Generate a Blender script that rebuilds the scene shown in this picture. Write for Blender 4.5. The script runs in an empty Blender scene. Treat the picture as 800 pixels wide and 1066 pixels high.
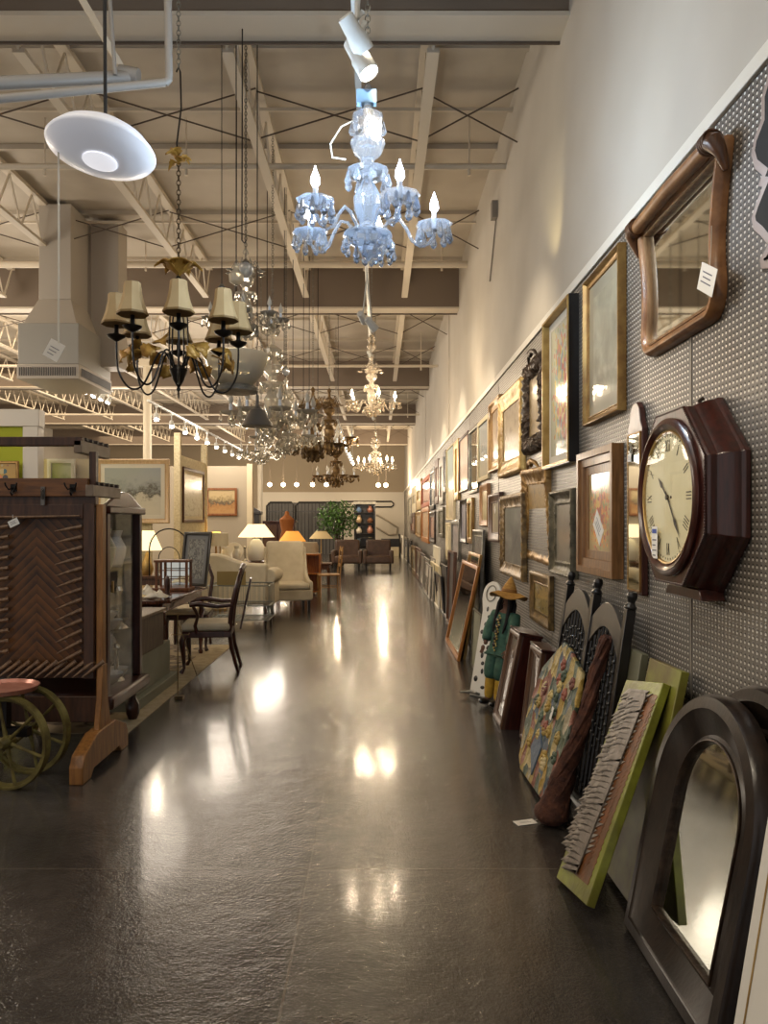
import bpy, math, random
from mathutils import Vector, Matrix, noise
random.seed(7)
PI = math.pi
SC = bpy.context.scene
COL = SC.collection
# ---------------------------------------------------------------- camera, world, exposure
H = 1.5
F_PX = 800.0
cam = bpy.data.cameras.new('camera'); camo = bpy.data.objects.new('camera', cam); COL.objects.link(camo)
camo.location = (0, 0, H); camo.rotation_euler = (PI/2, 0, 0)
cam.sensor_fit = 'AUTO'; cam.sensor_width = 36; cam.lens = 36*F_PX/1066
cam.shift_x = 6/1066; cam.shift_y = 11/1066; cam.clip_end = 200
SC.camera = camo
SC.view_settings.view_transform = 'Standard'; SC.view_settings.look = 'None'
SC.view_settings.gamma = 1; SC.view_settings.use_curve_mapping = False
SC.view_settings.exposure = 0.62
wd = bpy.data.worlds.new('world'); SC.world = wd; wd.use_nodes = True
wd.node_tree.nodes['Background'].inputs[0].default_value = (1.0, 0.95, 0.92, 1)
wd.node_tree.nodes['Background'].inputs[1].default_value = 0.36
try:
    SC.cycles.sample_clamp_indirect = 4.0; SC.cycles.max_bounces = 8
    SC.cycles.caustics_reflective = False; SC.cycles.caustics_refractive = False
except Exception: pass

def light(kind, loc, power, color=(1, .78, .5), size=.05, rot=None, aim=None, spot=70, blend=.6, sy=None):
    l = bpy.data.lights.new(kind.lower()+'_light', kind); l.energy = power; l.color = color
    if kind == 'AREA':
        l.size = size
        if sy: l.shape = 'RECTANGLE'; l.size_y = sy
    else: l.shadow_soft_size = size
    if kind == 'SPOT': l.spot_size = math.radians(spot); l.spot_blend = blend
    o = bpy.data.objects.new(kind.lower()+'_light', l); COL.objects.link(o); o.location = loc
    if rot: o.rotation_euler = rot
    if aim is not None: o.rotation_euler = (Vector(aim)-Vector(loc)).to_track_quat('-Z', 'Y').to_euler()
    return o
WARM = (1, .79, .54); COOL = (.72, .84, 1)
# added fill lights without fixtures, under the roof and over the left bays
light('AREA', (-2.6, 1.2, 5.2), 62, (1, .90, .76), 4.5, sy=4.0)
for p_, e_ in (((-6.2, 5.0, 3.4), 130), ((-6.8, 9.0, 3.6), 150), ((-6.5, 14, 3.5), 170), ((-6.5, 20, 3.5), 170), ((-3.4, 16.2, 3.4), 110), ((-3.6, 11.6, 3.3), 60), ((-3.5, 23, 3.4), 150), ((-5.5, 29, 3.4), 170), ((-3.6, 28, 3.2), 110)):
    light('POINT', p_, e_, (1, .87, .72), .7)
light('AREA', (-9.5, 12, 5.2), 300, WARM, 5, sy=14)
light('AREA', (-9.5, 27, 5.2), 300, WARM, 5, sy=14)

# ---------------------------------------------------------------- helpers
def s2l(c):
    if isinstance(c, str):
        c = [int(c[i:i+2], 16)/255 for i in (0, 2, 4)]
    return tuple((x/12.92 if x <= .04045 else ((x+.055)/1.055)**2.4) for x in c[:3])+(1,)
def P(px, py, Y): return Vector(((px-394)*Y/F_PX, Y, H+(544-py)*Y/F_PX))
def Wy(px, X=1.24): return F_PX*X/(px-394)
def Zat(py, Y): return H+(544-py)*Y/F_PX
def Fl(px, py):
    Y = F_PX*H/(py-544); return Vector(((px-394)*Y/F_PX, Y, 0))

MC = {}
def N(nt, t, **kw):
    n = nt.nodes.new(t)
    for k, v in kw.items(): setattr(n, k, v)
    return n
def mathn(nt, op, a, b=None, c=None):
    n = N(nt, 'ShaderNodeMath', operation=op)
    for i, v in enumerate((a, b, c)):
        if v is None: continue
        if isinstance(v, (int, float)): n.inputs[i].default_value = v
        else: nt.links.new(v, n.inputs[i])
    return n.outputs[0]
def newmat(name):
    m = bpy.data.materials.new(name); m.use_nodes = True
    nt = m.node_tree; b = nt.nodes['Principled BSDF']
    return m, nt, b
def ramp(nt, fac, cols, pos=None, const=False):
    r = N(nt, 'ShaderNodeValToRGB'); e = r.color_ramp.elements
    n = len(cols)
    while len(e) < n: e.new(.5)
    for i, c in enumerate(cols):
        e[i].position = pos[i] if pos else i/(n-1) if not const else i/n
        e[i].color = s2l(c)
    if const: r.color_ramp.interpolation = 'CONSTANT'
    nt.links.new(fac, r.inputs[0]); return r.outputs[0]
def coords(nt, kind='Object', scale=(1, 1, 1), loc=(0, 0, 0), rot=(0, 0, 0)):
    t = N(nt, 'ShaderNodeTexCoord'); m = N(nt, 'ShaderNodeMapping')
    m.inputs['Scale'].default_value = scale; m.inputs['Location'].default_value = loc; m.inputs['Rotation'].default_value = rot
    nt.links.new(t.outputs[kind], m.inputs[0]); return m.outputs[0]
def noiset(nt, vec, scale, detail=3, rough=.55, dist=0):
    n = N(nt, 'ShaderNodeTexNoise'); n.inputs['Scale'].default_value = scale; n.inputs['Detail'].default_value = detail
    n.inputs['Roughness'].default_value = rough; n.inputs['Distortion'].default_value = dist
    nt.links.new(vec, n.inputs['Vector']); return n.outputs[0]
def bump(nt, b, h, strength=.3, dist=.01):
    n = N(nt, 'ShaderNodeBump'); n.inputs['Strength'].default_value = strength; n.inputs['Distance'].default_value = dist
    nt.links.new(h, n.inputs['Height']); nt.links.new(n.outputs[0], b.inputs['Normal'])
def mat(name, c, rough=.5, metal=0, c2=None, scale=6, stretch=(1, 1, 1), bmp=0, bscale=40, coat=0, det=3):
    if name in MC: return MC[name]
    m, nt, b = newmat(name)
    b.inputs['Base Color'].default_value = s2l(c); b.inputs['Roughness'].default_value = rough
    b.inputs['Metallic'].default_value = metal; b.inputs['Coat Weight'].default_value = coat; b.inputs['Coat Roughness'].default_value = .08
    v = coords(nt, 'Object', stretch)
    if c2:
        nt.links.new(ramp(nt, noiset(nt, v, scale, det), [c, c2], [.35, .65]), b.inputs['Base Color'])
    if bmp: bump(nt, b, noiset(nt, v, bscale, 3), bmp, .01)
    MC[name] = m; return m
def emis(name, c, s):
    if name in MC: return MC[name]
    m, nt, b = newmat(name); b.inputs['Base Color'].default_value = s2l(c)
    b.inputs['Emission Color'].default_value = s2l(c); b.inputs['Emission Strength'].default_value = s
    MC[name] = m; return m
def wood(name, a, b_, rough=.42, stretch=(12, 12, 1.5), coat=.06):
    return mat(name, a, rough, 0, b_, 4, stretch, .08, 12, coat, 5)
def thin_glass(name):
    if name in MC: return MC[name]
    m, nt, b = newmat(name); t = N(nt, 'ShaderNodeBsdfTransparent'); g = N(nt, 'ShaderNodeBsdfGlossy'); g.inputs['Roughness'].default_value = .02
    mx = N(nt, 'ShaderNodeMixShader')
    f = N(nt, 'ShaderNodeLayerWeight'); nt.links.new(mathn(nt, 'MULTIPLY_ADD', mathn(nt, 'POWER', f.outputs['Facing'], 4.0), .45, .04), mx.inputs[0]); nt.links.new(t.outputs[0], mx.inputs[1]); nt.links.new(g.outputs[0], mx.inputs[2]); nt.links.new(mx.outputs[0], nt.nodes['Material Output'].inputs[0])
    MC[name] = m; return m
def crystal(name, tint='ffffff', mixf=.35):
    if name in MC: return MC[name]
    m, nt, b = newmat(name)
    g = N(nt, 'ShaderNodeBsdfGlass'); g.inputs['Color'].default_value = s2l(tint); g.inputs['Roughness'].default_value = .03; g.inputs['IOR'].default_value = 1.5
    b.inputs['Base Color'].default_value = s2l(tint); b.inputs['Roughness'].default_value = .15; b.inputs['Subsurface Weight'].default_value = 0
    t = N(nt, 'ShaderNodeBsdfTranslucent'); t.inputs['Color'].default_value = s2l(tint)
    m1 = N(nt, 'ShaderNodeMixShader'); m1.inputs[0].default_value = .5
    nt.links.new(b.outputs[0], m1.inputs[1]); nt.links.new(t.outputs[0], m1.inputs[2])
    m2 = N(nt, 'ShaderNodeMixShader'); m2.inputs[0].default_value = mixf
    nt.links.new(g.outputs[0], m2.inputs[1]); nt.links.new(m1.outputs[0], m2.inputs[2])
    nt.links.new(m2.outputs[0], nt.nodes['Material Output'].inputs[0])
    MC[name] = m; return m
_k = [0]
def art(kind, cols, seed=0, scale=5, gloss=.12, bg=None):
    """picture surface under glass or varnish; coordinates run 0..1 over the panel"""
    _k[0] += 1
    m, nt, b = newmat('print_%s_%d' % (kind, _k[0]))
    b.inputs['Roughness'].default_value = .55; b.inputs['Coat Weight'].default_value = .9 if gloss else 0
    b.inputs['Coat Roughness'].default_value = gloss or .1; b.inputs['Coat IOR'].default_value = 1.6
    v = coords(nt, 'Generated', (1, 1, 1), (seed*1.7, seed*.9, seed*.31))
    vg = coords(nt, 'Generated')
    sep = N(nt, 'ShaderNodeSeparateXYZ'); nt.links.new(vg, sep.inputs[0]); gx, gz = sep.outputs[0], sep.outputs[2]
    if kind == 'abstract':
        c = ramp(nt, noiset(nt, v, scale, 4, .6, .4), cols, [.3+.4*i/(len(cols)-1) for i in range(len(cols))])
    elif kind == 'landscape':      # cols: sky, far, trees, ground, light ground
        n = noiset(nt, v, scale, 6, .7)
        h = mathn(nt, 'ADD', gz, mathn(nt, 'MULTIPLY', mathn(nt, 'SUBTRACT', n, .5), .9))
        c = ramp(nt, h, cols[::-1], [.1, .35, .47, .6, .75][:len(cols)])
    elif kind == 'floral':         # cols: background first, then blossoms; blossoms sit around the middle
        vo = N(nt, 'ShaderNodeTexVoronoi'); vo.inputs['Scale'].default_value = scale*2.2; nt.links.new(v, vo.inputs['Vector'])
        sc = N(nt, 'ShaderNodeSeparateColor'); nt.links.new(vo.outputs['Color'], sc.inputs[0])
        fl = ramp(nt, sc.outputs[0], cols[1:], const=True)
        dx = mathn(nt, 'MULTIPLY', mathn(nt, 'SUBTRACT', gx, .5), 2.0); dz = mathn(nt, 'MULTIPLY', mathn(nt, 'SUBTRACT', gz, .5), 1.6)
        d = mathn(nt, 'SQRT', mathn(nt, 'ADD', mathn(nt, 'MULTIPLY', dx, dx), mathn(nt, 'MULTIPLY', dz, dz)))
        d = mathn(nt, 'ADD', d, mathn(nt, 'MULTIPLY', vo.outputs['Distance'], .9))
        d = mathn(nt, 'ADD', d, mathn(nt, 'MULTIPLY', noiset(nt, v, 9, 3), .5))
        k = mathn(nt, 'LESS_THAN', d, 1.38)
        mx = N(nt, 'ShaderNodeMix', data_type='RGBA'); nt.links.new(k, mx.inputs['Factor'])
        mx.inputs['A'].default_value = s2l(cols[0]); nt.links.new(fl, mx.inputs['B']); c = mx.outputs['Result']
    else:                          # plain mottled sheet
        c = ramp(nt, noiset(nt, v, scale, 3), cols, [.35, .65])
    nt.links.new(c, b.inputs['Base Color'])
    return m

class MB:
    def __init__(s): s.v = []; s.f = []; s.mi = []; s.T = Matrix(); s.c = 0
    def add(s, vs, fs):
        o = len(s.v); s.v += [s.T @ Vector(v) for v in vs]
        s.f += [tuple(o+i for i in f) for f in fs]; s.mi += [s.c]*len(fs); return s
    def box(s, x0, x1, y0, y1, z0, z1):
        x0, x1 = sorted((x0, x1)); y0, y1 = sorted((y0, y1)); z0, z1 = sorted((z0, z1))
        return s.add([(x0,y0,z0),(x1,y0,z0),(x1,y1,z0),(x0,y1,z0),(x0,y0,z1),(x1,y0,z1),(x1,y1,z1),(x0,y1,z1)],
              [(0,3,2,1),(4,5,6,7),(0,1,5,4),(1,2,6,5),(2,3,7,6),(3,0,4,7)])
    def bar(s, p0, p1, w, h=None):         # rectangular bar between two points
        h = h or w; p0, p1 = Vector(p0), Vector(p1); d = (p1-p0).normalized()
        a = d.cross(Vector((0, 0, 1)))
        a = Vector((1, 0, 0)) if a.length < 1e-4 else a.normalized()
        b = d.cross(a)
        vs = []
        for p in (p0, p1):
            for i, j in ((-1,-1),(1,-1),(1,1),(-1,1)): vs.append(p+a*i*w/2+b*j*h/2)
        return s.add(vs, [(0,1,2,3),(7,6,5,4),(0,4,5,1),(1,5,6,2),(2,6,7,3),(3,7,4,0)])
    def tube(s, pts, r, n=8, closed=False):
        pts = [Vector(p) for p in pts]; m = len(pts)
        rs = r if isinstance(r, (list, tuple)) else [r]*m
        vs = []; ref = None
        for i, p in enumerate(pts):
            if closed: d = pts[(i+1) % m]-pts[i-1]
            else: d = pts[min(i+1, m-1)]-pts[max(i-1, 0)]
            d.normalize()
            if ref is None:
                ref = Vector((0, 0, 1)) if abs(d.z) < .9 else Vector((1, 0, 0))
            a = (ref-d*ref.dot(d)).normalized(); ref = a; b = d.cross(a)
            for k in range(n):
                t = 2*PI*k/n; vs.append(p+(a*math.cos(t)+b*math.sin(t))*rs[i])
        fs = []
        for i in range(m if closed else m-1):
            j = (i+1) % m
            for k in range(n): fs.append((i*n+k, i*n+(k+1) % n, j*n+(k+1) % n, j*n+k))
        if not closed: fs += [tuple(range(n))[::-1], tuple((m-1)*n+k for k in range(n))]
        return s.add(vs, fs)
    def cyl(s, p0, p1, r0, r1=None, n=12): return s.tube([p0, p1], [r0, r0 if r1 is None else r1], n)
    def lathe(s, prof, n=16, c=(0, 0, 0), sq=0):      # profile [(r,z)] bottom to top about z
        vs = []; c = Vector(c)
        for r, z in prof:
            for k in range(n):
                t = 2*PI*k/n; rr = max(r, 1e-4)*(1+(sq if k % 2 else 0)); vs.append(c+Vector((rr*math.cos(t), rr*math.sin(t), z)))
        fs = []
        for i in range(len(prof)-1):
            for k in range(n): fs.append((i*n+k, i*n+(k+1) % n, (i+1)*n+(k+1) % n, (i+1)*n+k))
        if prof[0][0] > 1e-3: fs.append(tuple(range(n))[::-1])
        if prof[-1][0] > 1e-3: fs.append(tuple((len(prof)-1)*n+k for k in range(n)))
        return s.add(vs, fs)
    def ball(s, c, r, n=12, m=8):
        r = (r, r, r) if isinstance(r, (int, float)) else r
        vs = []; fs = []; c = Vector(c)
        for i in range(m+1):
            ph = PI*i/m
            for k in range(n):
                t = 2*PI*k/n; q = max(math.sin(ph), 1e-3)
                vs.append(c+Vector((r[0]*q*math.cos(t), r[1]*q*math.sin(t), -r[2]*math.cos(ph))))
        for i in range(m):
            for k in range(n): fs.append((i*n+k, i*n+(k+1) % n, (i+1)*n+(k+1) % n, (i+1)*n+k))
        return s.add(vs, fs)
    def prism(s, poly, y0, y1):            # polygon in x,z extruded along y
        n = len(poly)
        vs = [(x, y0, z) for x, z in poly]+[(x, y1, z) for x, z in poly]
        fs = [tuple(range(n)), tuple(range(2*n-1, n-1, -1))]+[(i, n+i, n+(i+1) % n, (i+1) % n) for i in range(n)]
        return s.add(vs, fs)
    def build(s, name, m, parent=None, loc=None, rot=None, bev=0, sub=0, ang=40, fixn=True):
        me = bpy.data.meshes.new(name); me.from_pydata([tuple(v) for v in s.v], [], s.f)
        for q in (m if isinstance(m, (list, tuple)) else [m]): me.materials.append(q)
        if isinstance(m, (list, tuple)): me.polygons.foreach_set('material_index', s.mi)
        if fixn:
            import bmesh
            bm = bmesh.new(); bm.from_mesh(me); bmesh.ops.recalc_face_normals(bm, faces=bm.faces); bm.to_mesh(me); bm.free()
        me.polygons.foreach_set('use_smooth', [True]*len(me.polygons)); me.set_sharp_from_angle(angle=math.radians(ang))
        me.update()
        o = bpy.data.objects.new(name, me); COL.objects.link(o)
        if parent: o.parent = parent
        if loc is not None: o.location = loc
        if rot is not None: o.rotation_euler = rot
        if bev:
            b = o.modifiers.new('bevel', 'BEVEL'); b.width = bev; b.segments = 2; b.limit_method = 'ANGLE'
        if sub:
            b = o.modifiers.new('sub', 'SUBSURF'); b.levels = sub; b.render_levels = sub
        return o
def tag(o, label, cat, group=None, kind=None):
    o['label'] = label; o['category'] = cat
    if group: o['group'] = group
    if kind: o['kind'] = kind
    return o
def thing(name, label, cat, loc=(0, 0, 0), rz=0, group=None, M=None):
    o = bpy.data.objects.new(name, None); COL.objects.link(o); o.empty_display_size = .1
    if M is not None: o.matrix_world = M
    else: o.location = loc; o.rotation_euler = (0, 0, rz)
    return tag(o, label, cat, group)
def struct(mb, name, m, **k):
    o = mb.build(name, m, **k); o['kind'] = 'structure'; return o
def dup(o, parent, rot=None, loc=None):      # a further instance of a part (and of its sub-parts) on the same thing
    c = o.copy(); COL.objects.link(c); c.parent = parent
    if rot is not None: c.rotation_euler = rot
    if loc is not None: c.location = loc
    for ch in o.children: dup(ch, c)
    return c
def copy_thing(root, label, loc=None, rz=None, group=None, scale=None):
    r = root.copy(); COL.objects.link(r); r['label'] = label
    if loc is not None: r.location = loc
    if rz is not None: r.rotation_euler = (0, 0, rz)
    if group: r['group'] = group
    if scale: r.scale = (scale,)*3
    for ch in root.children: dup(ch, r)
    return r

# ---------------------------------------------------------------- picture frames
def rect(w, h): return [(-w/2, 0), (w/2, 0), (w/2, h), (-w/2, h)]
def arch(w, h, n=14):
    r = w/2; return [(-r, 0), (r, 0)]+[(r*math.cos(PI*i/n), h-r+r*math.sin(PI*i/n)) for i in range(n+1)]
def octo(w, n=8):
    r = w/2/math.cos(PI/8); return [(r*math.cos(PI/8+PI/4*i-PI/2-PI/4*0), w/2+r*math.sin(PI/8+PI/4*i-PI/2)) for i in range(8)]
def oval(w, h, n=36): return [(w/2*math.cos(2*PI*i/n), h/2+h/2*math.sin(2*PI*i/n)) for i in range(n)]
def offs(poly, d):
    n = len(poly); out = []
    for i in range(n):
        p0, p1, p2 = Vector(poly[i-1]), Vector(poly[i]), Vector(poly[(i+1) % n])
        a = (p1-p0); b = (p2-p1)
        if a.length < 1e-7: a = b
        if b.length < 1e-7: b = a
        a.normalize(); b.normalize()
        n1 = Vector((-a.y, a.x)); n2 = Vector((-b.y, b.x)); m = n1+n2
        m = n1 if m.length < 1e-5 else m.normalized()
        k = d/max(m.dot(n1), .5); out.append((p1.x+m.x*k, p1.y+m.y*k))
    return out
def densify(poly, step):
    out = []
    for i in range(len(poly)):
        a = Vector(poly[i]); b = Vector(poly[(i+1) % len(poly)]); n = max(1, int(round((b-a).length/step)))
        out += [tuple(a+(b-a)*k/n) for k in range(n)]
    return out
def mitre_rings(w, h, prof, step):          # rings with equal counts for a rectangle, corners kept on the mitres
    nx, nz = max(1, round(w/step)), max(1, round(h/step)); rings = []
    for t, d in prof:
        c = [(-w/2+t, t), (w/2-t, t), (w/2-t, h-t), (-w/2+t, h-t)]; r = []
        for i in range(4):
            a = Vector(c[i]); b = Vector(c[(i+1) % 4]); n = nx if i % 2 == 0 else nz
            r += [tuple(a+(b-a)*k/n) for k in range(n)]
        rings.append(r)
    return rings
def molding(outline, prof, carve=0, wh=None, step=.018, seed=0):
    mb = MB()
    if wh: rings = mitre_rings(wh[0], wh[1], prof, step if carve else 9)
    else: rings = [offs(outline, t) for t, d in prof]
    n = len(rings[0]); vs = []; m = len(prof)
    for i, (ring, (t, d)) in enumerate(zip(rings, prof)):
        for k, (x, z) in enumerate(ring):
            dd = d
            if carve and 0 < i < m-1:
                q = noise.noise(Vector((x*38+seed, z*38, i*1.7)))
                dd += carve*(q+.5*math.sin(k*1.57+i*2.1))*(1 if d > .004 else 0)
                q2 = carve*.5*noise.noise(Vector((x*30, z*30, seed+9))); x += q2; z += q2
            vs.append((x, -dd, z))
    fs = []
    for i in range(m-1):
        for k in range(n): fs.append((i*n+k, i*n+(k+1) % n, (i+1)*n+(k+1) % n, (i+1)*n+k))
    for k in range(n): fs.append(((m-1)*n+k, (m-1)*n+(k+1) % n, (k+1) % n, k))
    return mb.add(vs, fs)
PROFS = {
 'flat': lambda w, d: [(0, 0), (0, d*.95), (.05*w, d), (.9*w, d), (w, d*.9), (w, .1*d)],
 'bevel': lambda w, d: [(0, 0), (0, d*.8), (.12*w, d), (.3*w, d*.95), (.38*w, d*.8), (.85*w, d*.45), (.9*w, d*.55), (w, d*.5), (w, .1*d)],
 'scoop': lambda w, d: [(0, 0), (0, d*.7), (.05*w, d*.95), (.14*w, d), (.22*w, d*.9), (.3*w, d*.6), (.5*w, d*.4), (.72*w, d*.36), (.8*w, d*.5), (.88*w, d*.48), (.93*w, d*.3), (w, d*.28), (w, .05*d)],
 'round': lambda w, d: [(0, 0), (0, d*.4), (.1*w, d*.75), (.3*w, d*.98), (.5*w, d), (.7*w, d*.9), (.88*w, d*.6), (w, d*.4), (w, .1*d)],
 'step': lambda w, d: [(0, 0), (0, d), (.28*w, d), (.3*w, d*.75), (.62*w, d*.7), (.65*w, d*.45), (w, d*.4), (w, .1*d)],
}
def panel(outline, y, m, name, parent, th=.004):
    return MB().prism(outline, y-th/2, y+th/2).build(name, m, parent, ang=30)
MIR = None
def mirror_mat():
    global MIR
    if MIR: return MIR
    m, nt, b = newmat('silvered_glass'); b.inputs['Base Color'].default_value = (.78, .8, .74, 1); b.inputs['Metallic'].default_value = 1
    b.inputs['Roughness'].default_value = .035; MIR = m; return m
def frame_on(M, name, label, cat, w, h, fw, d, style, fmat, cmat, carve=0, matw=0, matm=None, outline=None, tagat=None, crest=False, group=None, inner=None, panel_name=None):
    root = thing(name, label, cat, M=M, group=group)
    rectangular = outline is None
    ol = outline or rect(w, h)
    molding(ol, PROFS[style](fw, d), carve, (w, h) if rectangular else None, seed=hash(label) % 50).build('frame', fmat, root, ang=50 if not carve else 60)
    pn = panel_name or ('mirror_glass' if cat == 'mirror' else 'picture')
    inn = rect(w-2*fw+.006, h-2*fw+.006) if rectangular else offs(ol, fw-.003)
    if rectangular: inn = [(x, z+fw-.003) for x, z in inn]
    if matw:
        i2 = [(x, z+fw+matw) for x, z in rect(w-2*fw-2*matw, h-2*fw-2*matw)]
        mb = MB(); y = -.3*d
        mb.add([(x, y, z) for x, z in inn]+[(x, y, z) for x, z in i2], [(k, (k+1) % 4, 4+(k+1) % 4, 4+k) for k in range(4)])
        mb.build('mat_board', matm, root)
        panel(i2, -.26*d, cmat, pn, root, .003)
    else:
        panel(inn, -.28*d, cmat, pn, root)
    back = offs(ol, fw*.3) if not rectangular else [(x, z+fw*.3) for x, z in rect(w-fw*.6, h-fw*.6)]
    MB().prism(back, -.001-.08*d, -.001).build('backing_board', M_['kraft'], root)
    if crest:
        mb = MB()
        for s_ in (-1, 1):
            mb.tube([(s_*w*.22, -d*.7, h-.005), (s_*w*.15, -d*.9, h+.035), (s_*w*.05, -d, h+.05), (0, -d*1.1, h+.02)], [.008, .016, .02, .012], 8)
        mb.ball((0, -d, h+.04), (.03, .02, .035)); mb.build('crest', fmat, root)
    if tagat: price_tag(root, tagat[0], -d-.006, tagat[1])
    return root
def price_tag(root, x, y, z, s=.05, string=.07, ang=.7):
    mb = MB(); mb.T = Matrix.Translation((x, y, z)) @ Matrix.Rotation(ang, 4, 'Y')
    mb.box(-s*.75, s*.75, -.0008, .0008, -s, 0); 
    o = mb.build('price_tag', M_['paper'], root)
    MB().tube([(x, y, z-.008), (x+.004, y+.003, z+string*.5), (x, y+.006, z+string)], .0012, 5).build('tag_string', M_['string'], o)
    w = MB(); w.T = mb.T
    for k, (l, zz) in enumerate(((.5, -.32), (.42, -.5), (.55, -.68))): w.box(-s*l, s*l*.8, -.0013, -.001, zz*s, (zz+.05)*s)
    w.build('handwriting', M_['pencil'], o)
    return o
def wallM(Yc, Z0, X=1.232, lean=0, roll=0):
    """local x -> towards the camera along the wall, y -> into the wall, z up; lean tips the top towards the wall"""
    B = Matrix(((0, 1, 0), (-1, 0, 0), (0, 0, 1))).to_4x4()
    return Matrix.Translation((X, Yc, Z0)) @ B @ Matrix.Rotation(-lean, 4, 'X') @ Matrix.Rotation(roll, 4, 'Y')
M_ = {}
M_['kraft'] = mat('kraft_board', '5b4632', .8)
M_['paper'] = mat('tag_paper', 'e9e4da', .7)
M_['string'] = mat('tag_string', 'd9d4c8', .8)
M_['pencil'] = mat('pencil_marks', '6d6a70', .8)
M_['gold'] = mat('gilt', 'a8854c', .38, .6, '86653a', 14, bmp=.15)
M_['gold2'] = mat('bright_gilt', 'c0a060', .36, .6, 'a08048', 9, bmp=.1)
M_['oldgold'] = mat('old_gilt', '8a7044', .42, .5, '54432a', 20, bmp=.3)
M_['bronze'] = mat('bronze_paint', '4a3a2c', .4, .5, '2a1f16', 18, bmp=.3)
M_['silver'] = mat('silver_leaf', '8c877c', .4, .6, '6a665c', 14, bmp=.15)
M_['walnut'] = wood('walnut', '5e3c24', '402616')
M_['mahog'] = wood('mahogany', '451b11', '2a0f09', .28, coat=.35)
M_['oak'] = wood('pale_oak', 'b08050', '8c6238', .45)
M_['pine'] = wood('honey_wood', 'b5762f', '8e5520', .4)
M_['black'] = mat('black_lacquer', '0d0b0a', .3, 0, '181412', 8, coat=.3)
M_['ebony'] = wood('ebonised_wood', '1d1612', '0f0b09', .35)
M_['white'] = mat('white_paint', 'd8d2c6', .5)
M_['matw'] = mat('white_mat_board', 'd9d4c6', .8)
M_['matc'] = mat('cream_mat_board', 'cdbf9f', .8)
M_['greygreen'] = mat('grey_green_gilt', '6b6450', .45, .5, '4b4638', 16, bmp=.3)
# ---------------------------------------------------------------- setting
XW = 1.24; ZT = 3.01; ZD = 5.5; Y1 = 37.0; XL = -14.0
def floor_mat():
    m, nt, b = newmat('polished_concrete')
    v = coords(nt)
    n1 = noiset(nt, v, .9, 6, .6, .3); n2 = noiset(nt, v, 14, 4, .6)
    f = mathn(nt, 'ADD', mathn(nt, 'MULTIPLY', n1, .75), mathn(nt, 'MULTIPLY', n2, .25))
    c = ramp(nt, f, ['262322', '3e3a36', '534d47'], [.36, .52, .68])
    sep = N(nt, 'ShaderNodeSeparateXYZ'); nt.links.new(v, sep.inputs[0])
    def line(axis, off, per, w):
        a = mathn(nt, 'MODULO', mathn(nt, 'ADD', sep.outputs[axis], off+100*per), per)
        return mathn(nt, 'LESS_THAN', mathn(nt, 'ABSOLUTE', mathn(nt, 'SUBTRACT', a, per/2)), w)
    j = mathn(nt, 'MAXIMUM', line(0, .3+1.8, 3.6, .004), line(1, -3.33+1.8, 3.6, .005))
    mx = N(nt, 'ShaderNodeMix', data_type='RGBA'); nt.links.new(mathn(nt, 'MULTIPLY', j, .45), mx.inputs['Factor'])
    nt.links.new(c, mx.inputs['A']); mx.inputs['B'].default_value = s2l('6f6455'); nt.links.new(mx.outputs['Result'], b.inputs['Base Color'])
    r = mathn(nt, 'MULTIPLY_ADD', noiset(nt, v, 5, 5, .7), .24, .05); nt.links.new(r, b.inputs['Roughness'])
    b.inputs['IOR'].default_value = 1.6; b.inputs['Coat Weight'].default_value = .5; b.inputs['Coat Roughness'].default_value = .12
    h = mathn(nt, 'ADD', mathn(nt, 'MULTIPLY', noiset(nt, v, 38, 3, .6), .5), noiset(nt, v, 7, 3, .5))
    h = mathn(nt, 'SUBTRACT', h, mathn(nt, 'MULTIPLY', j, .6))
    h = mathn(nt, 'ADD', h, mathn(nt, 'MULTIPLY', noiset(nt, v, 90, 2, .6), .4)); bump(nt, b, h, .5, .012)
    return m
def peg_mat():
    m, nt, b = newmat('perforated_board')
    t = coords(nt)
    sep = N(nt, 'ShaderNodeSeparateXYZ'); nt.links.new(t, sep.inputs[0])
    def cell(ax, p, o=0):
        a = mathn(nt, 'FRACT', mathn(nt, 'DIVIDE', mathn(nt, 'ADD', sep.outputs[ax], 50+o), p)); return mathn(nt, 'SUBTRACT', a, .5)
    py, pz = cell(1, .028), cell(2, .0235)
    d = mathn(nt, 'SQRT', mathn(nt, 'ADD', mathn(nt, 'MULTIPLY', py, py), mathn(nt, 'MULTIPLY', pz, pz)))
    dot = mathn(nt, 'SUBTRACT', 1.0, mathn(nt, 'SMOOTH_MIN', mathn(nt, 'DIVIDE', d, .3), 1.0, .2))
    # shadowed hole painted dark, highlight on its lower edge painted pale
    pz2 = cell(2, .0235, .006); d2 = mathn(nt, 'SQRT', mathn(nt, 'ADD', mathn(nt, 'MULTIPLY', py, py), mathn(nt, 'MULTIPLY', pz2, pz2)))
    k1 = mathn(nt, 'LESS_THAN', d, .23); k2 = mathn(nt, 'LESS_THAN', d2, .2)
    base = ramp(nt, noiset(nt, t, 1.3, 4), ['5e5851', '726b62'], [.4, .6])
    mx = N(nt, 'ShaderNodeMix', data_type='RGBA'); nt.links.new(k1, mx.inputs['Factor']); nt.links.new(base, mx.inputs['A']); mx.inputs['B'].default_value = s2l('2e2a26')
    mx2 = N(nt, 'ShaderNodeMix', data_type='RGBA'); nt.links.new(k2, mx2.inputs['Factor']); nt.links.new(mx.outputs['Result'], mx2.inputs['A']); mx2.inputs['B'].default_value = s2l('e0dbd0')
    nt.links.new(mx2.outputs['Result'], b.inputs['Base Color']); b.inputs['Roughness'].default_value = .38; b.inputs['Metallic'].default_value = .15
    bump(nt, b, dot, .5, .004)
    return m
struct(MB().box(XL, 1.6, -4, Y1+.2, -.1, 0), 'floor', floor_mat())
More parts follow.
